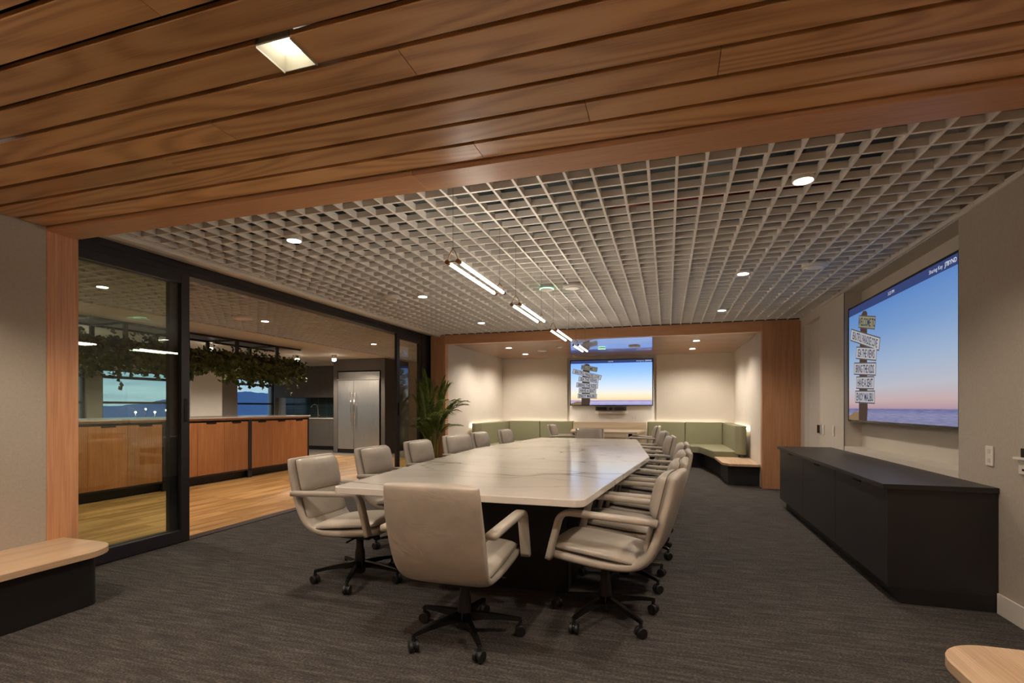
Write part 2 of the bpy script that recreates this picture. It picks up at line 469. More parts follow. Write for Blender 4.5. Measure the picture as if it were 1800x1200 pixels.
def text_mesh(name, body, size, mat, parent, origin, xdir, ydir, rot=0.0, squash=1.0, align='CENTER', bold=0.0):
    cu = bpy.data.curves.new(name, 'FONT'); cu.body = body; cu.size = size
    cu.align_x = align; cu.align_y = 'CENTER'; cu.resolution_u = 2; cu.offset = bold
    to = bpy.data.objects.new(name + '_tmp', cu); C.objects.link(to)
    dg = bpy.context.evaluated_depsgraph_get()
    me = bpy.data.meshes.new_from_object(to.evaluated_get(dg))
    bpy.data.objects.remove(to); bpy.data.curves.remove(cu)
    o0, xd, yd = Vector(origin), Vector(xdir), Vector(ydir)
    for v in me.vertices:
        x, y = v.co.x * squash, v.co.y
        x, y = x * math.cos(rot) - y * math.sin(rot), x * math.sin(rot) + y * math.cos(rot)
        v.co = o0 + xd * x + yd * y
    me.materials.clear()
    me.name = name
    return link_mesh(name, me, mat, parent)

def spot(parent, loc, power, col, size=2.2, blend=.6, radius=.05):
    l = bpy.data.lights.new('lamp_light', 'SPOT'); l.energy = power; l.color = col
    l.spot_size = size; l.spot_blend = blend; l.shadow_soft_size = radius
    o = bpy.data.objects.new('lamp_light', l); C.objects.link(o); o.location = loc; o.parent = parent
    return o

# ------------------------------------------------------------------ layout numbers (metres; camera stands at the origin)
XR, XL, XDOOR = 1.877, -3.90, -4.19       # right wall, near left wall, sliding door plane
ZG = 2.52                                  # underside of the open grid ceiling
ZP = 2.40                                  # underside of the plank ceiling
YB0, YB1 = 2.267, 2.455                    # near oak portal
YF = 8.34                                  # front of the far oak portal
YBACK = 11.65                              # back wall of the niche
NXL, NXR = -3.83, 1.36                     # side walls of the niche
XWIN = -11.7                               # kitchen window wall
YKB = 13.0                                 # kitchen back wall

# ------------------------------------------------------------------ floors
struct(box('floor', -4.30, 2.3, -3.2, 12.0, -.10, 0, M['carpet']), 'dark charcoal streaked carpet floor')
kf = struct(box('floor_kitchen', -12.2, -4.30, -.5, 13.4, -.12, -.012, M['grey_tile_floor']), 'kitchen floor of oak planks and grey tile')
rnd = random.Random(3)
PWID = .178
ncol = 23
for ci in range(ncol):
    x1 = -4.305 - ci * PWID; x0 = x1 - PWID + .0025
    y = 1.9 + rnd.uniform(-.9, 0)
    ymax = 10.9
    while y < ymax:
        L = rnd.uniform(1.1, 1.5)
        y1 = min(y + L, ymax)
        if y1 > y + .05: box('floor_plank', x0, x1, y, y1 - .0025, -.012, -.001 + rnd.uniform(-.0006, .0006), M['floor_wood'], kf)
        y += L

# ------------------------------------------------------------------ near zone: plank ceiling, walls, portal
ceil_near = struct(box('ceiling', XL - .4, 3.2, -3.2, YB0, ZP + .07, ZP + .10, M['black']), 'oak plank ceiling with dark reveals')
PITCH, GAP = .1572, .026
joints = {0: [-.83], 1: [-.305], 2: [-2.29, .17], 3: [-1.815, 1.4], 4: [-.85], 5: [-3.0685, -2.9315, -1.287, -1.15, .4915, .6285], 6: [-3.1, .4], 7: [-1.46]}
row_top = 2.112
nrow = 14
for r in range(nrow):
    y0 = row_top - r * PITCH; y1 = y0 + PITCH - GAP
    cuts = [XL + .016] + sorted(joints.get(r, [rnd.uniform(-2.6, .8)])) + [XR - .01]
    for a, b_ in zip(cuts, cuts[1:]):
        if r == 5 and b_ - a < .15: continue       # a square downlight sits here
        if r == 5:
            a2, b2 = a, b_
        else:
            a2, b2 = a + .0012, b_ - .0012
        box('ceiling_plank', a2, b2, y0, y1, ZP, ZP + .02, M['plank'], ceil_near)
yy = row_top - nrow * PITCH + PITCH - GAP - .0
k = 0
while yy > -3.1:                                            # behind the camera
    box('ceiling_plank', XL + .012, XR - .01, yy - .62, yy - .018, ZP, ZP + .02, M['plank'], ceil_near); yy -= .63

struct(box('wall_left', XL - .38, XL, -3.2, YB0 - .002, 0, ZP + .05, M['fabric_wall']), 'grey beige fabric wall panel left')
struct(box('wall_back', XL - .4, 3.2, -3.4, -3.2, 0, 2.9, M['fabric_wall']))
pr = struct(box('trim_1', XL - .10, XL, YB0, YB1, 0, 2.38, M['post'], bevel=.002), 'oak post lining the near opening')
bm_ = struct(box('trim_2', XL - .1, -1.222, YB0, YB1, 2.38, 2.60, M['beam'], bevel=.002), 'oak beam spanning the near opening')
struct(box('trim_3', -1.220, XR + .1, YB0, YB1, 2.38, 2.60, M['beam'], bevel=.002), 'oak beam spanning the near opening, right length')
struct(box('trim_17', XR - .075, XR, YB0, YB1, 0, 2.38, M['post'], bevel=.002), 'oak post right of the near opening')
struct(box('wall_front', XL - .4, 2.2, YB0 + .02, YB1 - .02, 2.60, 3.45, M['black']))
struct(box('wall_left_return', XL - .30, XL - .10, YB0 - .002, YB1 - .05, 0, 2.6, M['paint']))

# ------------------------------------------------------------------ right wall with display recess and door recess
RY0, RY1, RZ0, RZ1, RXD = 4.137, 6.438, .79, 2.49, 2.046
DY0, DY1, DZ1 = 7.36, 8.14, 2.40
wr = struct(box('wall_right', XR, XR + .4, -3.2, RY0, 0, 3.45, M['fabric_wall']), 'grey beige fabric wall panel on the right')
struct(box('wall_right_recess', RXD, XR + .4, RY0, RY1, 0, 3.45, M['paint']), 'painted back of the display recess')
struct(box('wall_right_ledge', XR, RXD, RY0, RY1, 0, RZ0, M['paint'], bevel=.003))
struct(box('wall_right_head', XR, RXD, RY0, RY1, RZ1, 3.45, M['paint']))
struct(box('wall_right_far', XR, XR + .4, RY1 + .004, DY0, 0, 3.45, M['paint']), 'painted wall between the display and the doorway')
struct(box('wall_right_edge', XR - .003, XR + .003, RY1 - .001, RY1 + .005, RZ0 - .05, RZ1, M['dark_grey']))
struct(box('wall_right_door_head', XR, XR + .4, DY0, DY1, DZ1, 3.45, M['paint']))
struct(box('wall_right_corner', XR, XR + .4, DY1, YF + .2, 0, 3.45, M['paint']))
d1 = struct(box('door_1', XR + .072, XR + .12, DY0, DY1, 0, DZ1, M['paint_bright']), 'white door in a shallow recess')
struct(box('trim_4', XR + .0, XR + .072, DY1 - .012, DY1 - .0005, 0, DZ1, M['paint_bright']))
struct(box('trim_5', XR + .0, XR + .072, DY0 + .0005, DY0 + .012, 0, DZ1, M['paint_bright']))
struct(box('baseboard_right', XR - .012, XR - .0005, -1, 3.70, 0, .12, M['paint_bright'], bevel=.002))
struct(box('trim_6', XR - .02, XR - .0005, YB1, YF, 2.495, 2.53, M['paint_bright'], bevel=.002), 'white edge trim of the grid ceiling')

# ------------------------------------------------------------------ meeting room: open grid ceiling with plenum above
gx0, gx1, gy0, gy1 = -3.91, XR - .02, YB1 + .01, YF - .005
grid = struct(box('ceiling_grid', gx0 + .002, gx0 + .014, gy0, gy1, ZG, ZG + .042, M['grid']), 'open white square grid ceiling')
BH = .042
xk = -.1003
GXP, GYP = .1497, .1540
x = xk - GXP * math.floor((xk - gx0 - .03) / GXP)
ybars = []
while x < gx1 - .02:
    ybars.append(x); x += GXP
m_y = None
for i, x in enumerate(ybars):
    if m_y is None:
        o = box('grid_bar', -.0075, .0075, gy0, gy1, ZG, ZG + BH, M['grid'], grid); m_y = o.data
    else:
        o = bpy.data.objects.new('grid_bar', m_y); C.objects.link(o); o.parent = grid
    o.location.x = x
y = 2.852 - GYP * 2
m_x = None
i = 0
while y < gy1 - .02:
    if y > gy0 + .02:
        if m_x is None:
            o = box('grid_bar', gx0, gx1, -.0085, .0085, ZG + .001, ZG + BH - .001, M['grid'], grid); m_x = o.data
        else:
            o = bpy.data.objects.new('grid_bar', m_x); C.objects.link(o); o.parent = grid
        o.location.y = y
    y += GYP
struct(box('ceiling_plenum', -4.6, XR + .4, YB1 - .02, YF + .3, 3.45, 3.5, M['dark_void']), 'dark concrete deck above the grid')
struct(box('wall_plenum_far', -4.6, XR + .4, YF + .02, YF + .3, 2.53, 3.45, M['dark_void']))
struct(box('wall_plenum_left', -4.6, -4.5, YB1 - .02, YF + .3, 2.6, 3.45, M['dark_void']))
# plenum services
tag(tube('sprinkler_pipe', [(-.45, 4.16, 2.86), (1.83, 4.30, 2.86)], .024, M['red_pipe'], n=10), 'red sprinkler pipe running above the ceiling grid', 'pipe')
tag(box('air_duct', -2.3, -1.6, 2.6, 8.1, 3.02, 3.449, M['duct'], bevel=.02), 'rectangular air duct above the grid beside the pendants', 'duct')
tag(tube('round_duct', [(-3.4, 3.3, 3.315), (-2.36, 3.7, 3.315)], .13, M['duct'], n=16), 'round branch duct above the grid near the glass doors', 'duct')
tag(tube('conduit', [(-1.2, 2.9, 3.2), (1.8, 3.0, 3.2)], .03, M['duct']), 'thin conduit above the grid, nearest the oak beam', 'pipe')
tag(box('cable_tray', .3, .55, 2.6, 8.1, 3.36, 3.449, M['duct']), 'long cable tray above the right half of the grid', 'tray')
tag(box('deck_beam', 1.0, 1.2, 2.5, 8.3, 3.15, 3.45, M['dark_grey']), 'steel deck beam above the grid by the right wall', 'beam')
# left edge of the ceiling: plaster strip and white profile
struct(box('trim_7', XDOOR - .08, -4.005, YB1, YF + .02, 2.530, 2.60, M['paint']), 'plaster strip above the sliding doors')
struct(box('trim_8', -4.0, -3.915, YB1 + .01, YF - .02, 2.49, 2.565, M['paint_bright'], bevel=.012, seg=3), 'white profile along the grid edge')

# ------------------------------------------------------------------ sliding glass doors (left)
head = struct(box('trim_9', XDOOR - .14, XDOOR, 2.1, 8.54, 2.42, 2.529, M['black_metal'], bevel=.003), 'black head track of the sliding doors')
box('track_lip', XDOOR, XDOOR + .012, 2.1, 8.54, 2.475, 2.528, M['black_metal'], head)
struct(box('trim_10', XDOOR - .13, XDOOR - .005, YB1 - .3, 8.5, 0, .006, M['black_metal']), 'black floor track of the sliding doors')
def slide_panel(name, y0, y1, x, label, stile=.085, lead='hi', handle=True):
    p = struct(box(name, x - .045, x, y1 - stile, y1, .006, 2.42, M['black_metal'], bevel=.004), label)
    box('stile', x - .045, x, y0, y0 + stile, .006, 2.42, M['black_metal'], p, bevel=.004)
    box('bottom_rail', x - .045, x, y0 + stile, y1 - stile, .006, .115, M['black_metal'], p, bevel=.004)
    box('top_rail', x - .045, x, y0 + stile, y1 - stile, 2.34, 2.42, M['black_metal'], p, bevel=.004)
    box('glass_pane', x - .029, x - .021, y0 + stile - .006, y1 - stile + .006, .11, 2.345, M['glass'], p)
    if handle:
        yy_ = y1 - stile / 2 if lead == 'hi' else y0 + stile / 2
        box('pull_handle', x - .004, x + .006, yy_ - .016, yy_ + .016, 1.09, 1.30, M['gloss_black'], p, bevel=.003)
    return p
slide_panel('door_2', 2.16, 3.545, XDOOR + .008, 'near black framed sliding glass door', .082)
slide_panel('door_3', 2.10, 3.50, XDOOR - .055, 'second sliding glass door stacked behind the near one', .10, handle=False)
slide_panel('door_4', 7.25, 8.10, XDOOR + .008, 'far black framed sliding glass door', .09, lead='lo')
struct(box('trim_11', XDOOR - .08, XDOOR + .02, 8.10, 8.54, .006, 2.529, M['black_metal'], bevel=.004), 'black jamb of the sliding doors')

# ------------------------------------------------------------------ far oak portal and niche
struct(box('trim_12', -4.12, NXL, YF, YF + .12, 0, ZG, M['post'], bevel=.002), 'oak post left of the niche')
struct(box('trim_13', NXR, XR, YF, YF + .12, 0, ZG, M['post'], bevel=.002), 'wide oak post right of the niche')
struct(box('trim_14', NXL, -.93, YF, YF + .12, 2.358, ZG, M['beam'], bevel=.002), 'oak lintel above the niche, left length')
struct(box('trim_15', -.928, NXR, YF, YF + .12, 2.358, ZG, M['beam'], bevel=.002), 'oak lintel above the niche, right length')
struct(box('wall_niche_left', NXL - .3, NXL, YF + .12, YBACK + .2, 0, 2.6, M['niche_wall']))
struct(box('wall_niche_right', NXR, NXR + .6, YF + .12, YBACK + .2, 0, 2.6, M['niche_wall']))
# back wall with a shallow recess behind the display
BX0, BX1 = -2.235, -.235
struct(box('wall_niche_back', BX0, BX1, YBACK + .06, YBACK + .3, 0, 2.6, M['paint_bright']))
wb1 = struct(box('wall_niche_back_left', NXL, BX0, YBACK, YBACK + .3, 0, 2.6, M['niche_wall']))
wb2 = struct(box('wall_niche_back_right', BX1, NXR, YBACK, YBACK + .3, 0, 2.6, M['niche_wall']))
nceil = struct(box('ceiling_niche', NXL, NXR, YF + .12, YBACK + .06, 2.40, 2.5, M['black']), 'oak plank ceiling of the niche')
npl = 24
wpl = (YBACK - .012 - (YF + .12)) / npl
m_n = None
for i in range(npl):
    y0 = YF + .122 + i * wpl
    if m_n is None:
        o = box('ceiling_plank', NXL + .012, NXR - .012, 0, wpl - .004, 2.388, 2.402, M['niche_ceiling'], nceil); m_n = o.data
    else:
        o = bpy.data.objects.new('ceiling_plank', m_n); C.objects.link(o); o.parent = nceil
    o.location.y = y0

# ------------------------------------------------------------------ kitchen shell
KGX0, KGX1 = -6.91, -4.40
kg = struct(box('ceiling_kitchen_grid', KGX1 - .002, KGX1 + .08, 1.8, YKB, ZG - .01, ZG + .05, M['paint_bright']), 'open white grid ceiling of the kitchen')
x = KGX1 - .08; m_y = None
while x > KGX0 + .05:
    if m_y is None:
        o = box('grid_bar', -.0075, .0075, 1.8, YKB, ZG, ZG + BH, M['grid'], kg); m_y = o.data
    else:
        o = bpy.data.objects.new('grid_bar', m_y); C.objects.link(o); o.parent = kg
    o.location.x = x; x -= .1497
y = 1.9; m_x = None
while y < YKB:
    if m_x is None:
        o = box('grid_bar', KGX0, KGX1, -.0085, .0085, ZG + .001, ZG + BH - .001, M['grid'], kg); m_x = o.data
    else:
        o = bpy.data.objects.new('grid_bar', m_x); C.objects.link(o); o.parent = kg
    o.location.y = y; y += .154
struct(box('ceiling_kitchen_deck', KGX0, -4.5, 1.6, YKB + .2, 2.95, 3.0, M['dark_void']))
struct(box('ceiling_kitchen', -12.1, KGX0, 1.6, YKB + .2, ZG, ZG + .2, M['paint']), 'flat white kitchen ceiling')
struct(box('wall_kitchen_back', -12.1, -4.1, YKB, YKB + .25, 0, 3.0, M['paint']))
struct(box('wall_kitchen_side', -4.30, -4.13, YF + .2, YKB, 0, 3.0, M['paint']))
struct(box('wall_kitchen_front', -12.1, -4.3, 1.4, 1.6, 0, 3.0, M['paint']))
# window wall
wins = [('window_1', 11.42, 12.86), ('window_2', 7.83, 9.55), ('window_3', 5.2, 7.52), ('window_4', 2.4, 5.0)]
struct(box('wall_window_sill', XWIN - .25, XWIN, 1.6, YKB, -.1, .93, M['paint']))
struct(box('wall_window_head', XWIN - .25, XWIN, 1.6, YKB, 2.06, 2.75, M['paint']))
edges = [1.6] + [v for w_ in reversed(wins) for v in w_[1:]] + [YKB]
edges.sort()
for a, b_ in zip(edges[0::2], edges[1::2]):
    struct(box('wall_window_pier', XWIN - .25, XWIN, a, b_, .93, 2.06, M['pier_shade']))
for nm, a, b_ in wins:
    wf = struct(box(nm, XWIN - .12, XWIN - .06, a, b_, .93, .97, M['dark_grey']), 'dark framed kitchen window')
    box('window_frame', XWIN - .12, XWIN - .06, a, b_, 2.02, 2.06, M['dark_grey'], wf)
    box('window_frame', XWIN - .12, XWIN - .06, a, a + .05, .97, 2.02, M['dark_grey'], wf)
    box('window_frame', XWIN - .12, XWIN - .06, b_ - .05, b_, .97, 2.02, M['dark_grey'], wf)
    box('window_rail', XWIN - .13, XWIN - .05, a + .05, b_ - .05, 1.86, 1.92, M['dark_grey'], wf)
    box('window_rail', XWIN - .13, XWIN - .05, a + .05, b_ - .05, 1.30, 1.35, M['dark_grey'], wf)
    box('window_pane', XWIN - .095, XWIN - .088, a + .05, b_ - .05, .97, 2.02, M['glass'], wf)
col_ = struct(box('wall_column', XWIN, -11.15, 9.47, 10.39, 0, ZG, M['paint_bright']), 'square white column between kitchen windows')

# ================================================================== OBJECTS
# ------------------------------------------------------------------ meeting table
TCX = -1.17
tab = thing('meeting_table', 'long six-sided white quartz meeting table with grey veins', 'table', (TCX, 5.2, 0))
poly = [(-.765, -2.61), (.755, -2.61), (1.005, -.12), (.73, 2.58), (-.765, 2.61), (-.985, .3)]
prism('tabletop', round_poly([Vector(p) for p in poly], [.05, .06, .05, .05, .05, .05]), .70, .74, M['quartz'], tab, bevel=.004)
for y0, y1 in ((-1.95, -.55), (.55, 1.95)):
    ped = box('pedestal', -.55, .55, y0, y1, 0.002, .66, M['black'], tab, bevel=.006)
    box('apron', -.62, .62, y0 - .05, y1 + .05, .66, .70, M['black'], tab, bevel=.004)

# ------------------------------------------------------------------ office chair
def loft_x(stations, n=20, wrap=None, ex=5.0, et=3.2):
    """rings in the x / profile-normal plane; stations (y, z, half_width, half_thickness)"""
    vs, fs = [], []
    k = len(stations)
    for i, (y, z, hw, ht) in enumerate(stations):
        y0, z0 = stations[max(i - 1, 0)][:2]; y1, z1 = stations[min(i + 1, k - 1)][:2]
        t = Vector((y1 - y0, z1 - z0)).normalized(); nrm = Vector((-t.y, t.x))
        if i in (0, k - 1): pass
        for j in range(n):
            a = 2 * PI * j / n
            ca, sa = math.cos(a), math.sin(a)
            px = math.copysign(abs(ca) ** (2 / ex), ca) * hw
            pt = math.copysign(abs(sa) ** (2 / et), sa) * ht
            off = (wrap[i] if wrap else 0) * (px / .25) ** 2
            vs.append((px, y + nrm.x * (pt + off), z + nrm.y * (pt + off)))
    for i in range(k - 1):
        for j in range(n):
            fs.append((i * n + j, i * n + (j + 1) % n, (i + 1) * n + (j + 1) % n, (i + 1) * n + j))
    fs.append(tuple(range(n))); fs.append(tuple((k - 1) * n + j for j in range(n)))
    return vs, fs

def subsurf(o, lv=1):
    m = o.modifiers.new('smooth', 'SUBSURF'); m.levels = lv; m.render_levels = lv
    return o

def pillow(name, w_, h_, t_, mat, parent, frame, n=12, back=.35, bulge=.5, curve=0.0, piped=True):
    """soft cushion; frame maps (u across, v along, n out) to chair space"""
    vs, fs = [], []
    def co(a, b, side):
        ed = max(0.0, (1 - abs(a) ** 5)) * max(0.0, (1 - abs(b) ** 5))
        h = t_ * (ed ** .42) * (1 if side > 0 else -back)
        if side > 0: h *= .86 + .14 * (1 - a * a) * (1 - b * b) * 1.0
        ka = 1 - .035 * abs(b) ** 6; kb = 1 - .05 * abs(a) ** 6
        return frame(a * w_ * ka, b * h_ * kb, h + curve * (a * a))
    idx = {}
    for side in (1, -1):
        for i in range(n + 1):
            for j in range(n + 1):
                rim = i in (0, n) or j in (0, n)
                if side == -1 and rim: idx[(side, i, j)] = idx[(1, i, j)]; continue
                a = math.sin((2 * i / n - 1) * PI / 2); b = math.sin((2 * j / n - 1) * PI / 2)
                idx[(side, i, j)] = len(vs); vs.append(co(a, b, side))
        for i in range(n):
            for j in range(n):
                fs.append((idx[(side, i, j)], idx[(side, i + 1, j)], idx[(side, i + 1, j + 1)], idx[(side, i, j + 1)]))
    cu_ = mesh(name, vs, fs, mat, parent, True)
    if piped:
        rim = [(i, 0) for i in range(n)] + [(n, j) for j in range(n)] + [(i, n) for i in range(n, 0, -1)] + [(0, j) for j in range(n, -1, -1)]
        tube('piping', [vs[idx[(1, i, j)]] for i, j in rim], .0035, M['piping'], cu_, n=5)
    return cu_

def make_chair():
    """faces +Y, column at the origin"""
    t = thing('conference_chair', 'x', 'chair')
    L = M['leather']
    st = [(-.405, .868, .226, .004), (-.404, .866, .238, .020), (-.400, .852, .243, .026), (-.384, .77, .247, .028), (-.362, .68, .250, .028), (-.335, .58, .250, .029),
          (-.306, .49, .247, .030), (-.278, .425, .240, .031), (-.235, .385, .230, .032), (-.175, .366, .224, .032),
          (-.08, .362, .226, .032), (.04, .372, .231, .033), (.16, .387, .235, .033), (.245, .398, .234, .033), (.272, .402, .230, .028), (.284, .404, .215, .010)]
    wrap = [-.012] * 3 + [-.014, -.014, -.013, -.011, -.006, 0, 0, 0, 0, 0, 0, 0, 0]
    vs, fs = loft_x(st, 24, wrap)
    sh = subsurf(mesh('shell', vs, fs, L, t, True))
    # cushions
    def back_frame(yc, zc, lean):
        s_, c_ = math.sin(lean), math.cos(lean)
        return lambda u, v, h: (u, yc + v * s_ * -1 + h * c_, zc + v * c_ + h * s_)
    lean = math.radians(13.5)
    pillow('back_cushion', .212, .118, .062, L, t, back_frame(-.341, .748, lean), curve=-.012)
    pillow('lumbar_cushion', .216, .102, .036, L, t, back_frame(-.292, .545, math.radians(16)), curve=-.010)
    tilt = math.radians(5.5)
    pillow('seat_cushion', .222, .255, .052, L, t, lambda u, v, h: (u, .022 + v * math.cos(tilt) - h * math.sin(tilt), .415 + v * math.sin(tilt) + h), back=.2)
    # armrests: leather-wrapped loops
    for s in (-1, 1):
        xa = s * .272
        pts = [(xa, -.345, .634), (xa, -.25, .638), (xa, -.1, .643), (xa, .05, .648), (xa, .118, .649)]
        for q in range(1, 7):
            a = PI / 2 * q / 6 * .86
            pts.append((xa, .118 + .072 * math.sin(a), .577 + .072 * math.cos(a)))
        pts += [(xa, .205, .53), (xa, .222, .47), (xa, .238, .405), (xa, .243, .385)]
        ar = tube('armrest', pts, 1, L, t, n=12, flat=(.029, .017))
        box('arm_bracket', xa - s * .05 - .02, xa - s * .05 + .02 + .0, -.345, -.30, .60, .632, L, ar, bevel=.006)
    # steel underside and gas lift
    lathe('gas_lift', [(.03, .045), (.040, .06), (.038, .12), (.034, .20), (.026, .225), (.024, .335)], M['black_metal'], t, n=16)
    mech = box('tilt_mechanism', -.075, .075, -.12, .12, .300, .338, M['black_metal'], t, bevel=.008)
    tube('lever', [(.07, .03, .318), (.16, .03, .315), (.22, .045, .318)], .006, M['gloss_black'], mech, n=6)
    lathe('tension_knob', [(.012, -.03), (.02, -.03), (.02, .0), (.012, .004)], M['gloss_black'], mech, n=10, loc=(0, .15, .305), axis='Y')
    # five legs with twin casters
    for q in range(5):
        a = math.radians(90 + 72 * q)
        dx, dy = math.cos(a), math.sin(a)
        px, py = -dy, dx
        vs, fs = [], []
        prof = [(.02, .088, .135, .024), (.10, .092, .127, .017), (.20, .089, .113, .0135), (.285, .080, .099, .0115), (.305, .077, .093, .010)]
        for (r, z0, z1, hw) in prof:
            for (sx, z) in ((-1, z0), (1, z0), (.75, z1), (-.75, z1)):
                vs.append((dx * r + px * hw * sx, dy * r + py * hw * sx, z))
        for i in range(len(prof) - 1):
            for j in range(4):
                fs.append((i * 4 + j, i * 4 + (j + 1) % 4, (i + 1) * 4 + (j + 1) % 4, (i + 1) * 4 + j))
        fs.append((0, 1, 2, 3)); fs.append(tuple((len(prof) - 1) * 4 + j for j in range(4)))
        leg = mesh('leg', vs, fs, M['gloss_black'], t)
        # caster: stem, hood and two wheels turned to a random swivel
        bmc = bmesh.new()
        sw = a + 1.1 + q * .9
        wx, wy = math.cos(sw), math.sin(sw)
        cx, cy = dx * .298, dy * .298
        for s in (-1, 1):
            rr = bmesh.ops.create_cone(bmc, cap_ends=True, segments=14, radius1=.029, radius2=.029, depth=.018)
            mt = Matrix.Translation((cx + wx * .015 * s, cy + wy * .015 * s, .0305)) @ Matrix.Rotation(sw, 4, 'Z') @ Matrix.Rotation(PI / 2, 4, 'Y')
            bmesh.ops.transform(bmc, matrix=mt, verts=rr['verts'])
        rr = bmesh.ops.create_cone(bmc, cap_ends=True, segments=8, radius1=.012, radius2=.010, depth=.05)
        bmesh.ops.transform(bmc, matrix=Matrix.Translation((cx, cy, .062)), verts=rr['verts'])
        rr = bmesh.ops.create_cone(bmc, cap_ends=True, segments=10, radius1=.022, radius2=.022, depth=.012)
        bmesh.ops.transform(bmc, matrix=Matrix.Translation((cx, cy, .036)) @ Matrix.Rotation(sw, 4, 'Z') @ Matrix.Rotation(PI / 2, 4, 'Y'), verts=rr['verts'])
        bmesh.ops.bevel(bmc, geom=[e_ for e_ in bmc.edges if e_.calc_length() > .008], offset=.0025, segments=1, affect='EDGES')
        obj_bm('caster', bmc, M['rubber'], leg)
    return t

# (x, y, facing in degrees counter-clockwise from +X, label)
DOOR, WALL = 'chairs along the glass door side of the table', 'chairs along the credenza side of the table'
chairs = [
    (-1.035, 2.50, 90, 'leather chair at the near end of the table, its back to the viewer', 'chairs at the table ends'),
    (-2.09, 3.11, 0, 'first leather chair on the glass door side, nearest the viewer, arm at table corner', DOOR),
    (-2.15, 3.97, -2, 'second leather chair on the glass door side, against the view of the fridge', DOOR),
    (-2.17, 4.85, -4, 'third leather chair on the glass door side, in front of the narrow glass panel', DOOR),
    (-2.20, 5.80, -22, 'fourth leather chair on the glass door side, turned towards the viewer, by the palm', DOOR),
    (-2.20, 6.78, -3, 'fifth leather chair on the glass door side, before the end of the green bench', DOOR),
    (-2.10, 7.66, -3, 'sixth and farthest leather chair on the glass door side of the long table', DOOR),
    (-.345, 2.96, 171, 'first leather chair on the credenza side, nearest the viewer, seat and base in full view', WALL),
    (-.29, 3.63, 177, 'second leather chair on the credenza side, just behind the nearest one', WALL),
    (-.235, 4.40, 180, 'third leather chair on the credenza side, beside the widest point of the table', WALL),
    (-.22, 5.32, 180, 'fourth leather chair on the credenza side, its back edge against the green seat', WALL),
    (-.33, 6.55, 184, 'fifth leather chair on the credenza side, next to the farthest one', WALL),
    (-.42, 7.80, 186, 'sixth and farthest leather chair on the credenza side of the long table', WALL),
    (-1.26, 8.25, -88, 'leather chair at the far end of the table facing the viewer', 'chairs at the table ends'),
    (-1.90, 10.2, 0, 'chair at the left end of the far wooden table in the niche', 'chairs at the far wooden table'),
    (-.55, 10.0, 178, 'chair at the right end of the far wooden table in the niche', 'chairs at the far wooden table'),
]
ch0 = make_chair()
for i, (x, y, ang, lab, grp) in enumerate(chairs):
    rz = math.radians(ang - 90)
    if i == 0:
        ch0.location = (x, y, 0); ch0.rotation_euler = (0, 0, rz); ch0['label'] = lab; ch0['group'] = grp
    else:
        dup(ch0, (x, y, 0), rz, lab, grp)

# ------------------------------------------------------------------ credenza
cr = thing('credenza', 'long low charcoal credenza standing under the wall display', 'cabinet', (1.59, 5.29, 0))
cx0, cx1 = 1.318 - 1.59, XR - 1.59 - .001
box('carcass', cx0 + .02, cx1, 3.715 - 5.29, 6.87 - 5.29, .10, .71, M['credenza'], cr)
box('worktop', cx0 - .028, cx1, 3.695 - 5.29, 6.89 - 5.29, .710, .742, M['credenza'], cr, bevel=.002)
box('end_panel', cx0 - .002, cx1, 3.705 - 5.29, 3.722 - 5.29, .10, .708, M['credenza'], cr)
box('plinth', cx0 + .065, cx1, 3.706 - 5.29, 6.84 - 5.29, .002, .10, M['black'], cr)
for a, b_ in ((3.725, 4.73), (4.735, 5.77), (5.775, 6.87)):
    dr = box('cabinet_door', cx0, cx0 + .019, a - 5.29, b_ - 5.29, .105, .705, M['credenza'], cr, bevel=.0015)
    mid = (a + b_) / 2 - 5.29
    box('pull', cx0 - .014, cx0 + .002, mid - .07, mid + .07, .690, .697, M['gloss_black'], dr)

